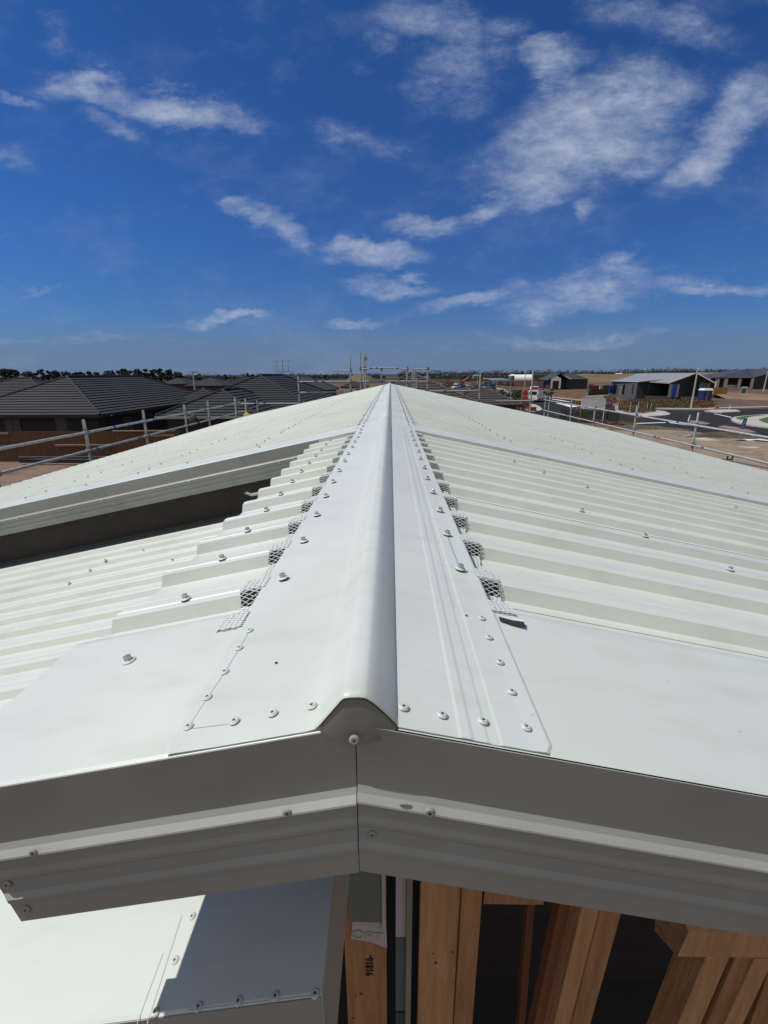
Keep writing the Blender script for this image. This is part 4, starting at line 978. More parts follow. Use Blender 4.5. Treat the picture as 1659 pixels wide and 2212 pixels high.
# big house with pale grey longrun roof
def V(q,Y): return PY(q[0],q[1],Y)
t=thing('longrun_roof_house','large dark house with pale grey low-pitched metal roof beside the roundabout','house',(G(*R5(600,425)).x,90,0))
mg=mat('pale_grey_longrun',(.26,.27,.275),.45,var=.08,vs=.5,streak=(.3,6,1)); mwl=mat('grey_cladding',(.085,.085,.092),.75,var=.12,vs=1,streak=(6,6,.3)); mdk=mat('charcoal_cladding',(.022,.023,.027),.7,var=.2)
pA=V(R5(115,255),97); pB=V(R5(385,263),88); pC=V(R5(828,212),86); pD=V(R5(955,178),84); pE=V(R5(1135,275),82.5); pF=V(R5(688,276),82); pG=V(R5(365,183),112); pH=V(R5(270,225),106); pI=V(R5(955,178),100)
zA=(pA.z+pB.z)/2
rb=MB(); th=(0,0,-.16)
rb.slab([pA,pB,pC,pD,pG,pH],th,mg)
rb.slab([pF,pD,pD+Vector((2.5,16,0)),pF+Vector((-1,12,.3))],(0,0,-.14),mg); rb.slab([pD+Vector((0,0,.02)),pE,pE+Vector((2.5,16,0)),pD+Vector((2.5,16,.02))],(0,0,-.14),mg)
r=rb.build('roof',t)
fb=MB()
def bar(a,c,w=.09,m=mat('white_fascia',(.55,.56,.56),.6),bb=None): (bb or fb).tube(a,c,w,m,4)
bar(pA,pB);bar(pB,pC);bar(pF,pD);bar(pD,pE); fb.build('fascia',r)
b=MB()
def wallq(a,c,za,zc,m,z0=0,th=.15):
    d=(c-a); d.z=0; d.normalize(); n=Vector((-d.y,d.x,0))*th
    b.hexa([(a.x,a.y,z0),(c.x,c.y,z0),(c.x+n.x,c.y+n.y,z0),(a.x+n.x,a.y+n.y,z0),(a.x,a.y,za),(c.x,c.y,zc),(c.x+n.x,c.y+n.y,zc),(a.x+n.x,a.y+n.y,za)],m)
o_=Vector((.3,.5,0))
wallq(pA+o_,pB+Vector((0,.4,0)),pA.z-.15,pB.z-.15,mwl); wallq(pB+Vector((0,.4,0)),pC+Vector((.4,.4,0)),pB.z-.15,pC.z-.15,mdk)
pX=Vector(((pF.x+pE.x)/2+1.0,(pF.y+pE.y)/2,0)); wallq(pF+Vector((.7,.6,0)),pD+Vector((0,.6,0)),pF.z-.05,pD.z-.2,mdk); wallq(pD+Vector((0,.6,0)),pE+Vector((-.6,.6,0)),pD.z-.2,pE.z-.05,mdk)
wallq(pC+Vector((.4,.4,0)),pF+Vector((.7,.6,0)),pF.z,pF.z,mdk); wallq(pE+Vector((-.6,.6,0)),pE+Vector((1.5,16,0)),pE.z-.1,pE.z-.1,mdk); wallq(pG,pA+o_,pA.z-.2,pA.z-.2,mdk)
b.build('wall',t)
def pane(q0,q1,Y,m,name,par=t,fr=None,label=None):
    a=PY(q0[0],q0[1],Y); c=PY(q1[0],q1[1],Y); b=MB(); b.box(min(a.x,c.x),max(a.x,c.x),Y-.08,Y-.02,min(a.z,c.z),max(a.z,c.z),m); o=b.build(name,par)
    if label:o['label']=label
    return o
for x0_,x1_,Yw in ((132,156,95),(228,252,92.5),(325,352,89.6)):
    w=pane(R5(x0_,292),R5(x1_,388),Yw,M_FRM,'window')
w=pane(R5(478,290),R5(610,395),86.8,M_FRM,'window'); pane(R5(486,300),R5(602,388),86.7,M_GLASS,'pane',w)
w=pane(R5(985,290),R5(1030,352),83.0,mat('reflecting_glass',(.10,.12,.13),.1),'window')
d=pane(R5(690,290),R5(765,418),81.9,mat('entry_white',(.34,.34,.36),.7),'door')
pane(R5(724,290),R5(742,418),81.75,mat('blue_wrap',(.01,.07,.40),.6),'blue_strip',d); 
b=MB(); a=PY(*R5(113,265),96.9); b.box(a.x-.25,a.x-.05,96.7,96.9,0,pA.z-.2,mat('grey_downpipe',(.25,.27,.29),.5)); b.build('downpipe',t)
b=MB(); a=PY(*R5(100,340),96); b.box(a.x-.2,a.x+.5,95.9,96.1,1.0,2.4,mat('blue_wrap',(.01,.07,.40),.6)); b.build('blue_wrap',t)
# right-hand pale house
t=thing('hip_roof_house','half-finished pale house with dark hip roof at the right edge','house',(PY(1600,830,140).x,140,0))
Y=140; q=lambda x,y,Y=140: PY(*R5(x,y),Y)
b=MB(); e0=q(1145,225); e1=q(1500,226); ap=q(1400,146,146); ap2=q(1470,140,150); far=q(1659,165,150)
mh=mat('dark_longrun',(.055,.058,.066),.5)
b.slab([e0,e1,ap2,ap],(0,0,-.15),mh); b.slab([e1,e1+Vector((9,2,1.9)),e1+Vector((14,10,2.2)),ap2],(0,0,-.15),mh); b.slab([e0,ap,ap+Vector((0,8,-.5)),e0+Vector((2,14,0))],(0,0,-.15),mh); b.slab([e0,e1,e1+Vector((12,13,0)),e0+Vector((2,14,0))],(0,0,-.1),mh); b.build('roof',t)
b=MB(); wm2=mat('pale_plaster',(.52,.47,.42),.8,var=.08)
for (x0_,x1_) in ((1150,1180),(1232,1262),(1370,1395),(1490,1520)): a,c=q(x0_,300),q(x1_,300); b.box(a.x,c.x,Y+.3,Y+.7,.4,e0.z-.1,wm2)
a,c=q(1150,300),q(1520,300); b.box(a.x,c.x,Y+3,Y+3.2,.4,e0.z-.1,mat('dark_interior',(.05,.045,.045),.8)); b.box(a.x,c.x,Y+.2,Y+.75,.1,.45,wm2)
a,c=q(1285,300),q(1390,300); b.box(a.x,c.x,Y+1.2,Y+1.4,.4,1.2,wm2)
b.hexa([(e1.x,e1.y+.4,0),(e1.x+12,e1.y+1.5,0),(e1.x+12,e1.y+8,0),(e1.x,e1.y+8,0),(e1.x,e1.y+.4,e1.z-.1),(e1.x+12,e1.y+1.5,e1.z+1.6),(e1.x+12,e1.y+8,e1.z+1.6),(e1.x,e1.y+8,e1.z)],mdk)
b.build('wall',t)
# white arched shed and blue-grey long shed, green-house roof
Y=300; a,c=seg(1112,1150,Y); t=thing('arched_shed','white arched fabric shed in the distance behind the brown fence','shed',((a+c)/2,Y,0))
b=MB(); n=12; w=9; hh=3.9
vs=[];
for X in (a,c):
    for i in range(n+1): th_=math.pi*i/n; vs.append((X+(w/2-w/2*math.cos(th_))*.25,Y+w/2-w/2*math.cos(th_),.1+hh*math.sin(th_)**.7))
b.add(vs,[(i,i+1,n+2+i,n+1+i) for i in range(n)]+[tuple(range(n+1)),tuple(range(2*n+1,n,-1))],mat('white_fabric',(.75,.77,.8),.7)); b.build('cover',t)
Y=260; a,c=seg(1068,1113,Y); t=thing('long_shed','long low blue-grey roof behind the brown fence','shed',((a+c)/2,Y,0))
b=MB(); b.box(a,c,Y,Y+10,0,.9,M_WB); b.build('wall',t); b=MB(); b.hexa([(a,Y-.3,.9),(c,Y-.3,.9),(c,Y+30,2.0),(a,Y+30,2.0),(a,Y-.3,1.0),(c,Y-.3,1.0),(c,Y+30,2.1),(a,Y+30,2.1)],mat('blue_grey_roof',(.13,.19,.28),.5)); b.build('roof',t)
# ================================================================== FENCES
def fence(name,label,a,c,z0,z1,m,board=.15,posts=2.4,lean=0,rails=True,cat='fence',group=None):
    a=Vector((a[0],a[1],0)); c=Vector((c[0],c[1],0)); d=c-a; L_=d.length; d.normalize(); nr=Vector((-d.y,d.x,0)); 
    if nr.y>0: nr=-nr
    t=thing(name,label,cat,a,group); rr=random.Random(int(L_*10)); b=MB(); x=0
    while x<L_-.02:
        w=min(board,L_-x); p=a+d*(x+.004); q=a+d*(x+w-.004); zz=z1+rr.uniform(-.018,.018); k=nr*rr.uniform(.016,.024)
        b.hexa([(p.x,p.y,z0),(q.x,q.y,z0),(q.x+k.x,q.y+k.y,z0),(p.x+k.x,p.y+k.y,z0),(p.x,p.y,zz),(q.x,q.y,zz),(q.x+k.x,q.y+k.y,zz),(p.x+k.x,p.y+k.y,zz)],m); x+=board
    b.build('paling',t)['kind']='stuff'
    if rails:
        b=MB()
        for z in ((z0+z1)*.5,z1-.15,z0+.25):
            p=a-nr*.04; q=c-nr*.04; b.tube((p.x,p.y,z),(q.x,q.y,z),.04,m,4)
        b.build('rail',t)
    n=int(L_/posts)+1
    for i in range(n+1):
        p=a+d*min(L_,i*posts)-nr*.06; b=MB(); b.box(p.x-.05,p.x+.05,p.y-.05,p.y+.05,z0-.05,z1-.05,m); b.build('post',t)
    return t
fL=fence('timber_fence','brown paling fence in front of the large charcoal house',(-26,27.6),(-16.5,27.6),0,1.82,M_FENCE)
fL2=fence('timber_fence','brown paling fence panel nearest the scaffold, with a capping rail',(-16.4,27.2),(-12.7,27.6),0,1.84,M_FENCE)
b=MB(); b.box(-16.4,-12.7,27.1,27.25,1.84,1.9,wood_mat('weathered_rail',(.36,.25,.17),(.28,.18,.12))); b.build('capping_rail',fL2)
for (x0,x1,z) in ((-25.5,-22.9,1.72),(-20.2,-15.9,1.0),(-25.8,-22.5,1.0),(-16.2,-12.9,1.55)):
    b=MB(); b.box(x0,x1,27.40,27.50,z-.05,z+.05,wood_mat('weathered_rail',(.36,.25,.17),(.28,.18,.12))); b.build('rail',fL)
b=MB()
for k in range(5): b.tube((-21.9,26.6,.15+.12*(k//2)+.02),( -16.0,26.3-.25*(k%2),.22+.12*(k//2)),.07,M_BLK,8)
tag(b.build('drain_pipes',loc=(-19,26.5,0)),'bundle of black pipes lying at the foot of the brown fence','pipe')
p0,p1=G(*B_(1080,352)),G(*A_(428,206))
fence('timber_fence','long brown fence running left of the gabled house',(p0.x,p0.y),(p1.x,p1.y-8),0,2.4,M_FENCE2,board=.3,posts=6,rails=False)
p0,p1=G(*A_(918,306)),G(*A_(1192,293))
fence('timber_fence','brown fence between the driveway and the dark grey house',(p0.x,p0.y),(p1.x,p1.y),0,2.1,M_FENCE2,board=.2,posts=3,rails=False)
p0,p1=G(*B_(760,355)),G(*B_(1080,362))
fence('timber_fence','low brown hoarding beside the side road behind the parked cars',(p0.x,p0.y),(p1.x,p1.y),0,2.2,mat('hoarding_brown',(.15,.075,.035),.85,var=.3,vs=.5),board=.4,posts=5,rails=False)
fence('timber_fence','grey timber fence in front of the dark wall of the pale-roofed house',(G(*R5(215,430)).x,86),(G(*R5(750,446)).x-1,80.5),0,.95,mat('grey_paling',(.05,.043,.04),.85,var=.25,vs=2,streak=(5,5,.4)),board=.2,posts=2.7,rails=False)
p0=PY(*R5(1118,410),95); p1=PY(*R5(1245,412),95); zt=PY(*R5(1118,320),95).z
fence('timber_skip','open plywood enclosure beside the portable toilet',(p0.x,p0.y),(p1.x,p1.y),.2,zt,wood_mat('fresh_ply',(.42,.24,.085),(.30,.16,.06),streak=(.6,.6,4)),board=1.2,posts=1.6,cat='enclosure')
# dark boundary fence by the hoarding
fb0=PY(1211,884,53); fb1=PY(1336,894,47)
fence('boundary_fence','black boarded fence under the white hoarding',(fb0.x,fb0.y),(fb1.x,fb1.y),0,1.12,M_BLK,board=.15,posts=2.4)
fb2=PY(1372,897,45.5)
fence('boundary_fence','brown-black end panel of the boarded fence beside the road',(fb1.x+.05,fb1.y),(fb2.x,fb2.y),0,1.1,mat('brown_black',(.045,.036,.030),.8,var=.2),board=.15,posts=2.4)
# orange safety netting and excavator-coloured plant left of the ridge tip
M_NET=mat('orange_netting',(.42,.085,.035),.8,var=.3,vs=2)
b=MB(); rr=random.Random(3)
x0=PY(800,830,60).x; x1=PY(846,830,60).x
for i in range(40):
    x=x0+(x1-x0)*i/40; b.box(x,x+.05,60,60.03,.2,2.3+.3*math.sin(i*.7),M_NET)
for k in range(12): b.box(x0,x1,60.04,60.07,.3+.18*k,.37+.18*k,M_NET)
tag(b.build('safety_netting',loc=(x0,60,0)),'sagging orange safety netting between the scaffold poles','netting')
# ================================================================== SCAFFOLD
def pole(t,x,y,z0,z1,r=.028,m=M_GALV,couplers=(),spigot=True):
    b=MB(); b.tube((x,y,z0),(x,y,z1),r,m,12)
    if spigot: b.tube((x,y,z1),(x,y,z1+.02),r*.8,m,10)
    o=b.build('standard',t,smooth=True)
    for z in couplers:
        c=MB(); c.tube((x,y,z-.045),(x,y,z+.045),r*1.5,M_GALD,10); c.box(x-.015,x+.055,y-.05,y+.05,z-.035,z+.03,M_GALD); c.tube((x-.05,y-.01,z),(x+.08,y-.01,z),.014,M_GALD,6); c.tube((x,y,z+.05),(x,y,z+.075),r*1.25,M_GALD,8)
        c.build('coupler',o)
    return o
def rail(t,a,c,tapes=(),r=.0245,m=M_GALV,name='guard_rail'):
    a=Vector(a);c=Vector(c); b=MB(); b.tube(a,c,r,m,12); o=b.build(name,t,smooth=True)
    for f,l,mm in tapes:
        d=(c-a).normalized(); p=a+(c-a)*f; q=MB(); q.tube(p,p+d*l,r*1.06,mm,12); q.build('tape',o)
    return o
sc=thing('scaffold','galvanised scaffold with two guard rails along the left eave','scaffold',(-5.8,9,0))
ZT=H-.81; zr1=H-1.03; zr2=H-1.375
xsL=-5.8
for i,y in enumerate((4.4,6.57,8.77,10.96,13.2,14.93,17.6)): pole(sc,xsL,y,0,ZT+(.0 if i!=3 else .01),couplers=(zr1,zr2))
for i,(z,ys) in enumerate(((zr1,(3.6,8.2,13.1,18.0)),(zr2,(3.6,7.6,12.2,18.0)))):
    for k in range(3):
        rail(sc,(xsL+.045,ys[k],z),(xsL+.045,ys[k+1],z+.004),((.28,.10,M_BLUE),(.62,.05,M_RED),(.64,.08,M_BLUE)))
for y0,y1 in ((6.2,9.2),(9.2,11.3),(8.0,11.3)):
    rail(sc,(xsL+.3,y0,zr2-.62),(xsL+.06,y1,zr2-.22),name='brace',r=.02,m=M_GALD)
for y in (8.25,8.32,10.3):
    pole(sc,xsL+.35,y,0,zr2-.30,r=.022,m=M_GALD,spigot=False)
b=MB(); 
for k in range(3): b.box(xsL+.10+.24*k,xsL+.32+.24*k,3.8,17.8,zr2-.98,zr2-.93,M_GALD)
b.build('plank',sc)
b=MB()   # toe-board mesh panel
for k in range(26): b.box(xsL+.62,xsL+.63,6.4+k*.09,6.41+k*.09,zr2-.78,zr2-.50,M_GALD)
b.box(xsL+.61,xsL+.635,6.4,8.75,zr2-.50,zr2-.485,M_GALV); b.build('mesh_panel',sc)
# ladder on the left scaffold
b=MB(); la,lb_=(-5.35,16.0,0),(-5.35,16.25,ZT+.03); lc_,ld=(-5.0,16.0,0),(-5.0,16.25,ZT+.03)
b.tube(la,lb_,.022,M_GALV,8); b.tube(lc_,ld,.022,M_GALV,8)
ldr=thing('ladder','aluminium ladder standing behind the left eave beside the yellow box','ladder',(-5.2,16,0)); b.build('stile',ldr)
for k in range(13):
    b=MB(); z=.3+.29*k; b.tube((-5.35,16+.25*z/ZT,z),(-5.0,16+.25*z/ZT,z),.015,M_GALV,8); b.build('rung',ldr)
sf=thing('scaffold','scaffold across the far end of the roof with tall poles at the ridge','scaffold',(0,18.4,0))
for x,y0,Y,cs in ((644,812,18.3,(824.5,848)),(756,772,18.6,(800,824,846)),(778,762,18.8,(797,824)),(786,768,19.6,(797,)),(789.5,761,19.3,(775,797)),(824,794,18.6,(797,824)),(879.5,792,18.6,(797,824)),(891.5,794,18.9,(824,)),(896,793,19.1,(824,)),(900,819,18.4,()),(924,793,18.5,(797,824,844)),(1038,807,18.5,(843,866)),(1152,800,19.5,(866,)),(555,866,18.0,())):
    top=PY(x,y0,Y); cc=[PY(x,c,Y).z for c in cs]; pole(sf,top.x,Y,0,top.z,r=.030,couplers=cc)
def rl(x0,y0,x1,y1,Y,**k): 
    return rail(sf,PY(x0,y0,Y),PY(x1,y1,Y),**k)
tp=((.3,.14,M_BLUE),(.45,.1,M_BLUE))
rl(646,824.5,755,824,18.25,tapes=tp); rl(648,848,756,846.5,18.25); rl(508,872,644,871.5,18.0,tapes=tp)
rl(781,797,832,794,18.5,tapes=((.35,.1,M_BLUE),(.6,.08,M_BLUE))); rl(831,794.5,880,797.3,18.5,tapes=((.5,.1,M_BLUE),)); rl(782,824,836,822.5,18.5); rl(834,823.5,925,824,18.45)
rl(722,800,757,801,18.5); rl(756,824.2,782,824,18.5); rl(926,844.8,1036,843.6,18.4,tapes=((.3,.1,M_BLUE),)); rl(1038,866.6,1152,865.6,18.5); rl(895,797.5,930,797,18.6)
sr=thing('scaffold','galvanised scaffold with two guard rails along the right eave','scaffold',(8,14,0))
XRR=8.0
ys=(6.1,9.2,12.27,15.36,18.48,20.93,23.9,24.5)
for i,y in enumerate(ys): pole(sr,XRR,y,0,H-1.03-.008*(y-12),couplers=(H-1.335,H-1.855))
for za,zb_,yy in ((H-1.33,H-1.345,(5.5,11.6,17.6,24.6)),(H-1.85,H-1.86,(5.5,10.4,16.4,24.6))):
    for k in range(3): rail(sr,(XRR-.05,yy[k],za+(zb_-za)*k/3),(XRR-.05,yy[k+1],za+(zb_-za)*(k+1)/3),((.22,.12,M_BLUE),(.55,.08,M_RED),(.58,.16,M_BLUE)))
for y0,y1 in ((9.2,12.5),(10.6,15.6),(15.8,18.8)): rail(sr,(XRR-.4,y0,H-2.55),(XRR-.1,y1,H-2.18),name='brace',r=.02,m=M_GALD)
for y in (11.4,11.55,14.2,14.35,17.1,17.25,10.0): pole(sr,XRR-.25,y,0,H-2.12,r=.022,m=M_GALD,spigot=False)
b=MB()
for k in range(60): b.box(XRR+.24,XRR+.25,12.8+k*.05,12.805+k*.05,H-2.75,H-2.30,M_DRYG)
b.build('mesh_panel',sr)
b=MB()
for k in range(3): b.box(XRR-.35+.24*k,XRR-.13+.24*k,6,24,H-2.98,H-2.93,M_GALD)
b.build('plank',sr)
# H-shaped bracket
p=PY(*R5(1280,1030),11.4)
b=MB(); b.tube((p.x-.06,p.y,p.z-.08),(p.x-.06,p.y,p.z+.08),.018,M_BLK,8); b.tube((p.x+.06,p.y,p.z-.08),(p.x+.06,p.y,p.z+.08),.018,M_BLK,8); b.tube((p.x-.06,p.y,p.z),(p.x+.06,p.y,p.z),.014,M_BLK,8); b.build('bracket',sr)
rail(sr,PY(*R5(1210,1030),11.2),PY(*R5(1700,1125),9.2),name='edge_tube',r=.015,m=M_GALD)
# yellow case and black bags on the left scaffold
Y=15.6; a=PY(526,899,Y); c=PY(536.5,892.5,Y); t=thing('tool_case','bright yellow tool case sitting at the left eave edge','case',(a.x,Y,a.z))
b=MB(); my=mat('yellow_plastic',(.72,.55,.02),.45); b.box(a.x,c.x,Y,Y+.14,a.z-.04,c.z-.02,my); o=b.build('body',t); md=o.modifiers.new('b','BEVEL'); md.width=.012; md.segments=2
b=MB(); b.tube((a.x+.04,Y+.07,c.z-.02),(a.x+.05,Y+.07,c.z+.015),.008,my,6); b.tube((c.x-.04,Y+.07,c.z-.02),(c.x-.05,Y+.07,c.z+.015),.008,my,6); b.tube((a.x+.05,Y+.07,c.z+.015),(c.x-.05,Y+.07,c.z+.015),.008,my,6); b.build('handle',t)
for o in list(t.children): o.rotation_euler=(0,0,0)
Y=13.9; a=PY(420,915,Y)
b=MB(); n=14; vs=[];
prof=[(0,.0),(.10,.02),(.15,.10),(.14,.22),(.11,.30),(.05,.37),(.0,.39)]
for r_,z in prof:
    for i in range(n): th_=2*math.pi*i/n; k=1+.15*math.sin(3*th_+z*14); vs.append((a.x+r_*k*math.cos(th_),Y+r_*.6*k*math.sin(th_),a.z-.12+z))
b.add(vs,[(i*n+j,i*n+(j+1)%n,(i+1)*n+(j+1)%n,(i+1)*n+j) for i in range(len(prof)-1) for j in range(n)],M_BLK)
bag=tag(b.build('bag',loc=(a.x,Y,a.z),smooth=True,auto=60),'slumped black bag hanging on the left scaffold rail','bag')
# ================================================================== VEHICLES
def loft(b,rings,m,close=True):
    n=len(rings[0]); vs=[p for r in rings for p in r]
    b.add(vs,[(i*n+j,i*n+(j+1)%n,(i+1)*n+(j+1)%n,(i+1)*n+j) for i in range(len(rings)-1) for j in range(n)]+[tuple(range(n-1,-1,-1)),tuple(range((len(rings)-1)*n,len(rings)*n))],m)
def ring(y,w,z0,z1,ch=.12,tw=None):
    tw=tw or w
    return [(-w,y,z0+ch),(-w+ch,y,z0),(w-ch,y,z0),(w,y,z0+ch),(w,y,z0+(z1-z0)*.55),(tw,y,z1-ch*.8),(tw-ch,y,z1),(-tw+ch,y,z1),(-tw,y,z1-ch*.8),(-w,y,z0+(z1-z0)*.55)]
M_TYRE=mat('tyre',(.015,.015,.015),.85); M_RIM=mat('rim',(.35,.36,.37),.35,metal=.6); M_CG=mat('car_glass',(.015,.018,.022),.06,spec=.8)
M_TL=mat('tail_lamp',(.35,.01,.01),.3); M_HL=mat('head_lamp',(.65,.66,.66),.15)
def vehicle(name,label,cat,p,rz,col,kind,group=None,stripe=None):
    t=thing(name,label,cat,(0,0,0),group); mb=mat('paint_'+cat.replace(' ','_')+str(col),col,.3,spec=.6,coat=.6)
    b=MB()
    if kind=='van':
        rings=[ring(-2.35,.86,.45,1.55,tw=.80),ring(-2.30,.93,.35,2.05,tw=.84),ring(-.2,.95,.32,2.12,tw=.86),ring(.9,.95,.32,2.08,tw=.84),ring(1.6,.94,.32,1.25,tw=.88),ring(2.3,.88,.35,1.05,tw=.8),ring(2.42,.8,.42,.85)]
        wh=(-1.45,1.45)
    elif kind=='car':
        rings=[ring(-2.2,.76,.45,.95),ring(-2.1,.86,.32,1.02),ring(-1.0,.9,.26,1.0),ring(.9,.9,.26,.95),ring(1.8,.86,.28,.82),ring(2.15,.76,.34,.68)]; wh=(-1.35,1.35)
    else:
        rings=[ring(-2.4,.8,.5,1.05),ring(-2.3,.92,.42,1.12),ring(-1.0,.95,.38,1.12),ring(1.0,.95,.38,1.1),ring(2.1,.92,.4,1.02),ring(2.4,.84,.46,.9)]; wh=(-1.5,1.5)
    loft(b,rings,mb); b.build('body',t)
    if kind=='van':
        b=MB(); b.box(-.66,.66,-2.38,-2.3,1.28,1.86,M_CG); b.build('rear_window',t)
        b=MB(); b.hexa([(-.8,1.65,1.28),(.8,1.65,1.28),(.8,1.5,1.25),(-.8,1.5,1.25),(-.74,.98,2.0),(.74,.98,2.0),(.74,.9,1.98),(-.74,.9,1.98)],M_CG); b.build('windscreen',t)
        for s in (-1,1):
            b=MB(); b.box(s*.90-.055,s*.90+.055,.1,.95,1.3,1.8,M_CG); b.build('side_window',t)
            b=MB(); b.box(s*.84-.05,s*.84+.05,-2.37,-2.28,.85,1.35,M_TL); b.build('tail_lamp',t)
        b=MB(); b.box(-.2,.2,-2.39,-2.35,.75,.88,M_HL); b.build('number_plate',t)
        if stripe:
            b=MB(); b.box(-.955,.955,-2.33,1.6,.50,.66,stripe); b.box(-.80,.80,-2.25,.8,2.08,2.19,stripe); b.build('stripe',t)
    else:
        b=MB(); zt=1.42 if kind=='car' else 1.78; z0=.95 if kind=='car' else 1.08; y0,y1,y2,y3=(-1.9,-1.2,.2,1.0) if kind=='car' else (-2.25,-2.0,.2,1.0)
        def cr(y,w,z): return [(-w,y,z0),(w,y,z0),(w*.82,y,z),(-w*.82,y,z)]
        loft(b,[cr(y0,.78,z0+.05),cr(y1,.82,zt),cr(y2,.82,zt),cr(y3,.78,z0+.05)],M_CG); b.build('cabin',t)
        b=MB(); b.box(-.64,.64,y1+.02,y2-.02,zt-.005,zt+.04,mb)
        for s in (-1,1): b.box(s*.70-.03,s*.70+.03,(y1+y2)/2-.05,(y1+y2)/2+.05,z0,zt,mb)
        b.build('roof_panel',t)
        for s in (-1,1):
            b=MB(); b.box(s*.66-.12,s*.66+.12,rings[-1][0][1]-.03,rings[-1][0][1]+.03,.58,.72,M_HL); b.build('headlight',t)
            b=MB(); b.box(s*.66-.12,s*.66+.12,rings[0][0][1]-.03,rings[0][0][1]+.03,.72,.88,M_TL); b.build('tail_lamp',t)
    for y in wh:
        for s in (-1,1):
            b=MB(); b.tube((s*.70,y,.33),(s*.94,y,.33),.33,M_TYRE,16); w=b.build('wheel',t); b=MB(); b.tube((s*.93,y,.33),(s*.955,y,.33),.2,M_RIM,12); b.build('rim',w)
    t.location=p; t.rotation_euler=(0,0,rz); return t
p=G(*A_(318,388)); vehicle('van','white van with red stripes and dark rear window stopped at the roundabout','van',(p.x+.2,p.y+1.5,.01),R(-38),(.75,.75,.76),'van',stripe=mat('red_stripe',(.55,.02,.03),.4))
p=G(*A_(425,330)); vehicle('van','white vehicle with pale windscreen just ahead of the striped van','van',(p.x-1.2,p.y+6,.01),R(165),(.72,.73,.75),'van',stripe=None)
p=G(*B_(990,392)); vehicle('parked_car','silver-blue car parked left of the dark off-roader','car',(p.x-1,p.y+5,.01),R(188),(.28,.32,.37),'car',group='cars parked along the kerb')
p=G(*B_(1055,404)); vehicle('parked_car','dark grey off-road car parked by the kerb','car',(p.x+.2,p.y+2,.01),R(184),(.035,.04,.045),'suv',group='cars parked along the kerb')
p=G(*B_(575,388)); vehicle('parked_car','white car nose-on beside the pyramid roof hip','car',(p.x,p.y+2,.01),R(150),(.62,.66,.72),'car')
p=G(*B_(625,372)); vehicle('parked_car','dark car with shining windscreen beside the white one','car',(p.x+1,p.y+3,.01),R(150),(.05,.05,.09),'car')
p=G(*B_(640,350)); vehicle('parked_car','white car furthest up the side road','car',(p.x,p.y+10,.01),R(150),(.7,.72,.75),'car')
p=G(*A_(40,360)); vehicle('parked_car','black car half hidden behind the orange sign','car',(p.x,p.y+2,.01),R(95),(.02,.02,.025),'suv')
# far parked cars and machines on the plain
for x,y,c_,l in ((1108,303,(.05,.05,.09),'dark vehicle in front of the blue-grey shed'),(1260,285,(.04,.04,.05),'black car beside the white arched shed'),(975,268,(.06,.06,.12),'dark blue truck behind the brown hoarding')):
    X=B_(x,y); p=PY(X[0],X[1],170); vehicle('parked_car',l,'car',(p.x,170,1.2 if False else .2),R(90),c_,'suv')
# portable toilet
Y=77; a=PY(*R5(1008,470),Y); c=PY(*R5(1093,478),Y); w=c.x-a.x
t=thing('portable_toilet','dark blue portable toilet with white roof beside the shrub bed','portable toilet',(a.x+w/2,Y,0)); mbl=mat('toilet_blue',(.018,.035,.13),.5)
b=MB(); b.hexa([(a.x,Y,.1),(c.x,Y,.1),(c.x,Y+w,.1),(a.x,Y+w,.1),(a.x+.04,Y+.03,2.12),(c.x-.04,Y+.03,2.12),(c.x-.04,Y+w-.03,2.12),(a.x+.04,Y+w-.03,2.12)],mbl)
for i in range(5): b.box(a.x-.01,a.x+.02,Y+.1,Y+w-.1,.35+.35*i,.42+.35*i,mbl)
b.build('cabin',t)
b=MB(); b.box(a.x+w*.42,c.x-.1,Y-.04,Y-.005,.2,2.0,mat('toilet_door',(.025,.05,.17),.45)); d=b.build('door',t); b=MB(); b.box(a.x+w*.36,a.x+w*.41,Y-.05,Y-.006,.15,2.05,mat('pale_trim_blue',(.30,.36,.48),.5)); b.build('door_frame',t)
b=MB(); b.hexa([(a.x-.06,Y-.06,2.12),(c.x+.06,Y-.06,2.12),(c.x+.06,Y+w+.06,2.12),(a.x-.06,Y+w+.06,2.12),(a.x+.1,Y+.1,2.42),(c.x-.1,Y+.1,2.42),(c.x-.1,Y+w-.1,2.42),(a.x+.1,Y+w-.1,2.42)],mat('white_plastic',(.70,.71,.72),.5)); b.build('roof',t)
b=MB(); b.box(a.x-.05,c.x+.05,Y-.05,Y+w+.05,.0,.1,M_BLK); b.build('base',t)
# ================================================================== SIGNS
M_SW_=mat('sign_white',(.85,.85,.85),.45); M_SR=mat('sign_red',(.50,.02,.025),.45); M_SO=mat('sign_orange',(.75,.10,.02),.5); M_SY=mat('sign_yellow',(.80,.34,.02),.45)
M_SB=mat('sign_blue',(.015,.07,.36),.45); M_SK=mat('sign_black',(.015,.015,.015),.5); M_SBK=mat('sign_back',(.45,.47,.49),.45,metal=.3)
def signpost(t,x,y,z,r=.035,m=M_SBK,z0=0): b=MB(); b.tube((x,y,z0),(x,y,z),r,m,8); return b.build('post',t)
def plate(t,pts,y,m,name='panel',d=.02,parent=None): b=MB(); b.slab([(px,y,pz) for px,pz in pts],(0,d,0),m); return b.build(name,parent or t)
def circ(cx,cz,r,n=20): return [(cx+r*math.cos(2*math.pi*i/n),cz+r*math.sin(2*math.pi*i/n)) for i in range(n)]
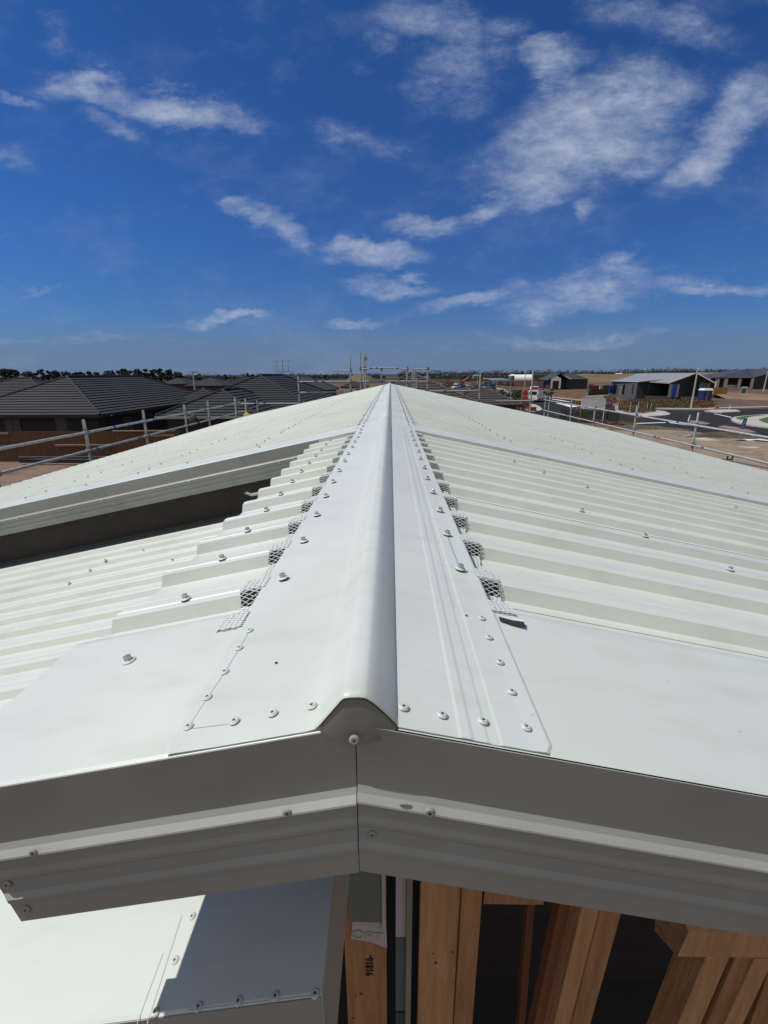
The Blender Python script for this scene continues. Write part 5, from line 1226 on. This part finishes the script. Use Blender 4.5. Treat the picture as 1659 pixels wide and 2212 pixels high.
def giveway(q,qb,Y,w,label,sup=None):
    p=PY(q[0],q[1],Y); t=thing('give_way_sign',label,'road sign',(p.x,Y,0)); h=w*.88
    signpost(t,p.x,Y+.03,p.z+.1)
    tri=lambda k:[(p.x-w/2*k,p.z+h*.5-h*(1-k)*.36),(p.x+w/2*k,p.z+h*.5-h*(1-k)*.36),(p.x,p.z+h*.5-h*(1-k)*.36-h*k)]
    o=plate(t,tri(1),Y-.02,M_SR); plate(t,tri(.72),Y-.035,M_SW_,'white_field',.012,o)
    c=circ(p.x,p.z+h*.17,w*.135); b=MB()
    n=20
    for i in range(n):
        if i%7==6: continue
        a0=2*math.pi*i/n; a1=2*math.pi*(i+1)/n; r0,r1=w*.09,w*.15
        b.slab([(p.x+r0*math.cos(a0),Y-.045,p.z+h*.17+r0*math.sin(a0)),(p.x+r1*math.cos(a0),Y-.045,p.z+h*.17+r1*math.sin(a0)),(p.x+r1*math.cos(a1),Y-.045,p.z+h*.17+r1*math.sin(a1)),(p.x+r0*math.cos(a1),Y-.045,p.z+h*.17+r0*math.sin(a1))],(0,.008,0),M_SK)
    b.build('roundabout_symbol',o)
    if sup:
        x0,z0,x1,z1=sup; plate(t,[(p.x+x0,p.z+z0),(p.x+x1,p.z+z0),(p.x+x1,p.z+z1),(p.x+x0,p.z+z1)],Y-.02,M_SW_,'supplementary_plate')
    return t
giveway((1103.4,850),0,68,.66,'give-way roundabout sign standing in the red shrubs left of the orange diamond sign',(-.2,-.78,.22,-.52))
giveway((1333.8,862.5),0,56,.70,'give-way roundabout sign beside the rust-red shrubs, right of the white hoarding',(-.45,-.72,.12,-.50))
Y=60; p=PY(1341,839.5,Y); t=thing('give_way_sign','grey back of a give-way sign on a tall pole before the dark house','road sign',(p.x,Y,0)); signpost(t,p.x,Y+.03,p.z+.2)
plate(t,[(p.x-.28,p.z+.25),(p.x+.28,p.z+.25),(p.x,p.z-.24)],Y-.02,M_SBK)
Y=54; p=PY(1134.7,849.5,Y); t=thing('roadworks_sign','orange diamond roadworks sign on a white board with a red plate below','road sign',(p.x,Y,0)); signpost(t,p.x-.35,Y+.03,p.z-.2)
o=plate(t,[(p.x-.38,p.z-.38),(p.x+.38,p.z-.38),(p.x+.38,p.z+.36),(p.x-.38,p.z+.36)],Y-.01,mat('cream_board',(.55,.50,.42),.6)); k=.44
plate(t,[(p.x-k,p.z),(p.x,p.z-k),(p.x+k,p.z),(p.x,p.z+k)],Y-.03,M_SO,'diamond')
b=MB(); b.slab([(p.x-.04,Y-.045,p.z-.06),(p.x+.04,Y-.045,p.z-.06),(p.x+.06,Y-.045,p.z+.24),(p.x-.06,Y-.045,p.z+.24)],(0,.01,0),M_SK); b.box(p.x-.045,p.x+.045,Y-.045,Y-.035,p.z-.2,p.z-.11,M_SK); b.build('symbol',o)
plate(t,[(p.x-.36,p.z-.78),(p.x+.34,p.z-.78),(p.x+.34,p.z-.44),(p.x-.36,p.z-.44)],Y-.02,mat('sign_red_orange',(.62,.05,.02),.5),'lower_plate')
for (q,Y,lab) in ((A_(780,396),56,'round yellow sign with black figures beside the white hoarding'),(R5(1159,516),62,'yellow diamond sign with red and black figures on the kerbed island')):
    p=PY(q[0],q[1],Y); t=thing('hazard_sign',lab,'road sign',(p.x,Y,0)); signpost(t,p.x,Y+.02,p.z,.025); r_=.27
    o=plate(t,circ(p.x,p.z,r_,20 if Y==56 else 6),Y-.02,M_SY); b=MB()
    for s in (-1,1): b.slab([(p.x+s*.03,Y-.035,p.z-.13),(p.x+s*.15,Y-.035,p.z-.13),(p.x+s*.13,Y-.035,p.z+.02),(p.x+s*.04,Y-.035,p.z+.10)],(0,.01,0),M_SK)
    b.slab([(p.x-.04,Y-.035,p.z+.12),(p.x+.04,Y-.035,p.z+.12),(p.x,Y-.035,p.z+.2)],(0,.01,0),M_SR if Y!=56 else M_SK); b.build('symbol',o)
# white hoarding seen from behind
Y=48; a=PY(1257,861,Y);c=PY(1309,861.5,Y); d=PY(1308,885,Y); e=PY(1256,880.5,Y); t=thing('hoarding','white hoarding on thin legs above the black fence','hoarding',(a.x,Y,0))
zt=(a.z+c.z)/2; zb1=e.z; zb2=d.z
plate(t,[(a.x,zt),(c.x,zt),(c.x,zb2),(a.x,zb1)],Y,mat('hoarding_white',(.88,.89,.92),.6),'board',.03)
b=MB(); wt=mat('white_batten',(.86,.86,.86),.6)
for f in (0,.33,.66,.985): x=a.x+(c.x-a.x)*f; zl_=zb1+(zb2-zb1)*f; b.box(x,x+.045,Y-.04,Y-.001,zl_,zt+.01,wt)
b.box(a.x,c.x,Y-.035,Y-.002,zt-.02,zt+.03,wt); b.slab([(a.x-.1,Y-.05,zb1+.03),(c.x,Y-.05,zb2+.02),(c.x,Y-.05,zb2-.04),(a.x+1.3,Y-.05,zb1-.2),(a.x-.1,Y-.05,zb1-.10)],(0,.03,0),wt); b.build('batten',t)
for x,mm in ((a.x-.05,M_PINE),(c.x-.1,wt)):
    b=MB(); b.box(x,x+.06,Y-.1,Y-.055,0,zb1,mm); b.build('leg',t)
# blue map sign over a chevron board
Y=57; p=PY(1317.5,876,Y); t=thing('street_sign','blue street sign above a black and yellow chevron board','road sign',(p.x,Y,0))
signpost(t,p.x-.42,Y+.04,p.z+.2,.03); signpost(t,p.x+.42,Y+.04,p.z+.2,.03)
o=plate(t,[(p.x-.5,p.z-.19),(p.x+.5,p.z-.17),(p.x+.5,p.z+.2),(p.x-.5,p.z+.2)],Y-.01,M_SB)
b=MB()
for z in (.08,-.06):
    for i in range(7): b.box(p.x-.42+i*.12,p.x-.34+i*.12,Y-.02,Y-.012,p.z+z-.02,p.z+z+.02,mat('sign_pale_blue',(.30,.42,.70),.5))
b.build('lettering',o)
o=plate(t,[(p.x-.5,p.z-.62),(p.x+.5,p.z-.62),(p.x+.5,p.z-.24),(p.x-.5,p.z-.24)],Y-.01,M_SK,'chevron_board')
b=MB()
for i in range(4):
    x=p.x-.40+.24*i; z=p.z-.43
    b.slab([(x+.10,Y-.025,z+.17),(x+.19,Y-.025,z+.17),(x+.07,Y-.025,z),(x-.02,Y-.025,z)],(0,.01,0),M_SY); b.slab([(x-.02,Y-.025,z),(x+.07,Y-.025,z),(x+.19,Y-.025,z-.17),(x+.10,Y-.025,z-.17)],(0,.01,0),M_SY)
b.build('chevron',o)
for (q0,q1,Y,lab) in ((A_(1418,388),A_(1528,425),58,'dark green board on two white posts in the rust-red shrubs'),(R5(462,482),R5(508,522),60,'small dark board on two pale posts at the right end of the shrub island')):
    a=PY(q0[0],q0[1],Y);c=PY(q1[0],q1[1],Y); t=thing('notice_board',lab,'notice board',(a.x,Y,0)); plate(t,[(a.x,c.z),(c.x,c.z),(c.x,a.z),(a.x,a.z)],Y,mat('board_green_black',(.03,.06,.06),.6))
    for x in (a.x+.08,c.x-.12): b=MB(); b.box(x,x+.07,Y-.06,Y-.005,.1,a.z+.05,mat('post_pale',(.45,.47,.45),.6)); b.build('post',t)
# blue keep-left marker, white T bollard, post
Y=41.5; p=PY(*R5(1420,682),Y); t=thing('keep_left_sign','blue arrow marker on a white and red post on the median','road sign',(p.x,Y,0)); b=MB(); b.tube((p.x-.12,Y+.03,.12),(p.x,Y+.03,p.z),.05,M_SW_,10); b.build('post',t)
o=plate(t,[(p.x-.26,p.z-.45),(p.x+.10,p.z-.45),(p.x+.24,p.z+.5),(p.x-.10,p.z+.5)],Y-.02,M_SB)
b=MB()
for dz in (-.22,0.05,.28): x=p.x+dz*.15; b.slab([(x-.13,Y-.035,p.z+dz-.08),(x-.06,Y-.035,p.z+dz-.12),(x+.13,Y-.035,p.z+dz+.09),(x+.06,Y-.035,p.z+dz+.13)],(0,.008,0),mat('sign_pale_blue',(.30,.42,.70),.5))
b.build('arrow',o); b=MB(); b.tube((p.x-.12,Y+.03,.1),(p.x-.10,Y+.03,.3),.06,M_SR,10); b.build('band',t)
Y=48.5; p=PY(*R5(890,592),Y); t=thing('bollard','white T-topped bollard on the red median','bollard',(p.x,Y,0)); b=MB(); b.tube((p.x-.08,Y,.12),(p.x,Y,p.z),.055,M_SW_,10); b.build('post',t); b=MB(); b.box(p.x-.24,p.x+.24,Y-.03,Y+.03,p.z-.03,p.z+.03,M_GALD); b.box(p.x-.2,p.x+.1,Y-.03,Y+.03,p.z-.62,p.z-.57,M_GALD); b.build('crossbar',t)
Y=64; p=PY(*R5(1285,497),Y); b=MB(); b.tube((p.x-.03,Y,.12),(p.x,Y,p.z-.06),.035,M_SW_,8); b.tube((p.x,Y,p.z-.06),(p.x,Y,p.z),.045,M_SW_,8,.03); tag(b.build('marker_post',loc=(p.x,Y,0)),'thin white marker post on the far kerbed island','post')
# sale board
Y=103; a=PY(*R5(1405,312),Y);c=PY(*R5(1447,385),Y); t=thing('sale_board','green and white sale board on the bare earth at the right','sign board',(a.x,Y,0)); o=plate(t,[(a.x-.2,c.z),(c.x,c.z),(c.x,a.z),(a.x,a.z)],Y,M_SW_); plate(t,[(a.x,c.z+.15),(c.x-.3,c.z+.15),(c.x-.15,a.z-.35),(a.x+.1,a.z-.35)],Y-.02,mat('sale_green',(.03,.16,.07),.5),'green_panel',.015,o)
b=MB(); b.tube((a.x-.1,Y+.05,c.z+.1),(a.x-1.0,Y+.05,.1),.06,M_SW_,6); b.tube((c.x-.1,Y+.05,c.z+.1),(c.x-.1,Y+.05,0),.06,M_SW_,6); b.build('leg',t)
# lamp posts
def lamp(q,qb,Y,label,arm=None,r=.055,col=M_GALD):
    p=PY(q[0],q[1],Y); t=thing('street_lamp',label,'street lamp',(p.x,Y,0),'street lamps along the new roads'); b=MB(); b.tube((p.x,Y,0),(p.x,Y,p.z),r*1.25,col,8,r*.8); b.build('pole',t)
    if arm:
        b=MB(); b.box(p.x+arm[0],p.x+arm[1],Y-.1,Y+.1,p.z-.04,p.z+.08,col); b.build('lamp_head',t)
    else:
        b=MB(); b.tube((p.x,Y,p.z),(p.x,Y,p.z+.1),r*1.3,col,8,r*.5); b.build('finial',t)
lamp(R5(968,137),0,66,'tall bare grey pole in front of the gable of the pale-roofed house',r=.11,col=M_GALV)
lamp(R5(1657,168),0,120,'grey pole at the right edge before the pale house',r=.14,col=M_GALV)
lamp(B_(325,142),0,150,'lamp with a short crossbar just right of the pyramid roof',(-1.8,1.0),.09)
lamp(B_(418,187),0,170,'thin pole second right of the pyramid roof',None,.07)
lamp(B_(597,170),0,210,'lamp with a wide thin bar over the side road',(-1.4,3.4),.06)
lamp(B_(865,166),0,120,'thin pole beside the bracketed scaffold pole',None,.06,M_GALV)
lamp(B_(1503,150),0,75,'pale pole standing left of the striped van',None,.06,M_GALV)
lamp(B_(1122,280),0,95,'short pale pole in front of the brown fence',None,.05,M_GALV)
lamp(B_(1305,300),0,95,'short pole with a small street name in front of the brown fence',None,.05,M_GALV)
lamp(R1(1600,145),0,60,'grey lamp pole at the left beyond the charcoal roofs',(-.1,.6),.09,M_GALV)
lamp(R2(45,240),0,66,'grey lamp pole left of the antenna roof',(-.1,.7),.08,M_GALV)
lamp(R1(322,110),0,110,'thin pole over the left hip of the big charcoal roof',None,.05)
lamp(R1(208,212),0,60,'short grey post between the two left charcoal roofs',None,.09)
# bits and pieces
p=G(*B_(1160,425)); Y=p.y; t=thing('traffic_cone','orange traffic cone standing by the kerb','cone',(p.x,Y,0)); b=MB(); b.tube((p.x,Y,.05),(p.x,Y,1.0),.28,M_SO,12,.06); b.build('body',t); b=MB(); b.box(p.x-.35,p.x+.35,Y-.35,Y+.35,0,.05,M_BLK); b.build('base',t)
for k,(q0,q1,Y,m,nm,lab,ct) in enumerate(((B_(1178,432),B_(1242,500),70,mat('cabinet_green',(.03,.05,.05),.6),'utility_cabinet','dark utility cabinet beside the kerb, a grey-green panel on its face','cabinet'),
      (A_(198,452),A_(290,492),46,mat('barrier_red',(.36,.03,.03),.5),'road_barrier','red plastic road barrier behind the roof edge','barrier'),
      (B_(728,395),B_(782,482),60,mat('crate_green',(.02,.10,.06),.6),'site_crate','green mesh crate in a white frame right of the pyramid roof','crate'),
      (A_(922,195),A_(965,262),98,mat('green_cover',(.02,.09,.05),.6),'bin','round green bin beside the brown fence','bin'),
      (A_(925,175),A_(985,198),104,mat('bright_red',(.55,.03,.02),.5),'site_skip','small red skip behind the brown fence','skip'),
      (A_(1095,195),A_(1135,232),100,mat('green_box',(.03,.12,.05),.5),'bin','green wheelie bin against the inside of the brown fence','bin'),
      (A_(1058,190),A_(1092,230),100,mat('pale_box',(.45,.40,.33),.7),'site_box','pale box left of the green wheelie bin','box'),
      (B_(630,285),B_(690,312),190,mat('digger_orange',(.45,.10,.02),.6),'excavator','orange digger body by the side road','digger'),
      (B_(945,235),B_(967,258),180,M_SW_,'site_cabin','small white cab over the dark blue truck','cab'),
      (B_(340,255),B_(460,330),150,mat('rust_pile',(.20,.09,.04),.9,var=.4),'rubble_pile','rust-brown pile of timber right of the pyramid roof','pile'),
      (R2(1490,385),R2(1640,420),62,M_NET,'safety_barrier','orange barrier panel left of the ridge tip','barrier'))):
    a=PY(q0[0],q0[1],Y);c=PY(q1[0],q1[1],Y); w=abs(c.x-a.x); t=thing(nm,lab,ct,((a.x+c.x)/2,Y,max(0,c.z) if Y>90 else 0))
    x0,x1,z0,z1=a.x,c.x,max(0,c.z),a.z
    b=MB(); dp=max(.3,w*.6)
    if nm=='bin' and 'round' in lab: b.tube(((x0+x1)/2,Y+w/2,z0),((x0+x1)/2,Y+w/2,z1),w/2,m,16,w*.46)
    elif nm in('rubble_pile',):
        rr=random.Random(8)
        for i in range(40):
            xx=rr.uniform(x0,x1); zz=rr.uniform(0,(z1)*.8); aa=rr.uniform(-.6,.6); b.tube((xx,Y+rr.uniform(0,2),zz),(xx+math.cos(aa)*2,Y+rr.uniform(0,2),max(.1,zz+math.sin(aa)*2)),.12,m,4)
    else: b.hexa([(x0,Y,z0),(x1,Y,z0),(x1,Y+dp,z0),(x0,Y+dp,z0),(x0+w*.05,Y+dp*.05,z1),(x1-w*.05,Y+dp*.05,z1),(x1-w*.05,Y+dp*.9,z1),(x0+w*.05,Y+dp*.9,z1)],m)
    b.build('body',t)
    if nm!='rubble_pile':
        b=MB(); h_=z1-z0; b.box(x0-w*.02,x1+w*.02,Y-.02,Y+dp+.02,z1,z1+h_*.07,m if nm!='site_crate' else M_SW_)
        b.build('lid' if nm in('bin','site_box','utility_cabinet') else 'top_rail',t)
    if nm=='utility_cabinet': b=MB(); b.box(x0+w*.62,x1-w*.06,Y-.03,Y+.03,z0+.2*h_,z1-.15*h_,mat('grey_green_panel',(.25,.33,.30),.6)); b.build('panel',t)
    if nm=='site_crate':
        for x in (x0,x1): b=MB(); b.box(x-.04,x+.04,Y-.05,Y,0,z1+.1,M_SW_); b.build('post',t)
    if nm=='excavator':
        b=MB(); b.tube(((x0+x1)/2,Y,z1),(x1+1.5,Y,z1+1.6),.25,m,6); b.tube((x1+1.5,Y,z1+1.6),(x1+3.5,Y,.5),.2,m,6); b.build('arm',t)
        b=MB(); b.box(x0,x1,Y-.3,Y+.0,0,.8,M_BLK); b.build('track',t)
# young street trees
for q,Y,h,lab in ((B_(1395,360),72,2.2,'young street tree beside the give-way sign on the left'),(A_(482,225),88,2.9,'young street tree just right of the striped van'),(A_(62,210),76,2.6,'young street tree behind the black car'),(B_(1200,380),100,2.0,'spindly young tree before the brown fence')):
    p=PY(q[0],q[1],Y); tree(lab,p.x,Y,h,1.3,int(Y),m=M_LEAF,group='young street trees',n=260,px=False,clumps=5)
tree('spiky palm-like shrub standing by the leg of the white hoarding',PY(1256,905,49).x,49.4,1.5,1.5,77,m=mat('bronze_leaf',(.07,.045,.02),.85),group='young street trees',n=260,px=False,clumps=5)
for o in (SC,RV,RVD): bpy.data.objects.remove(o)
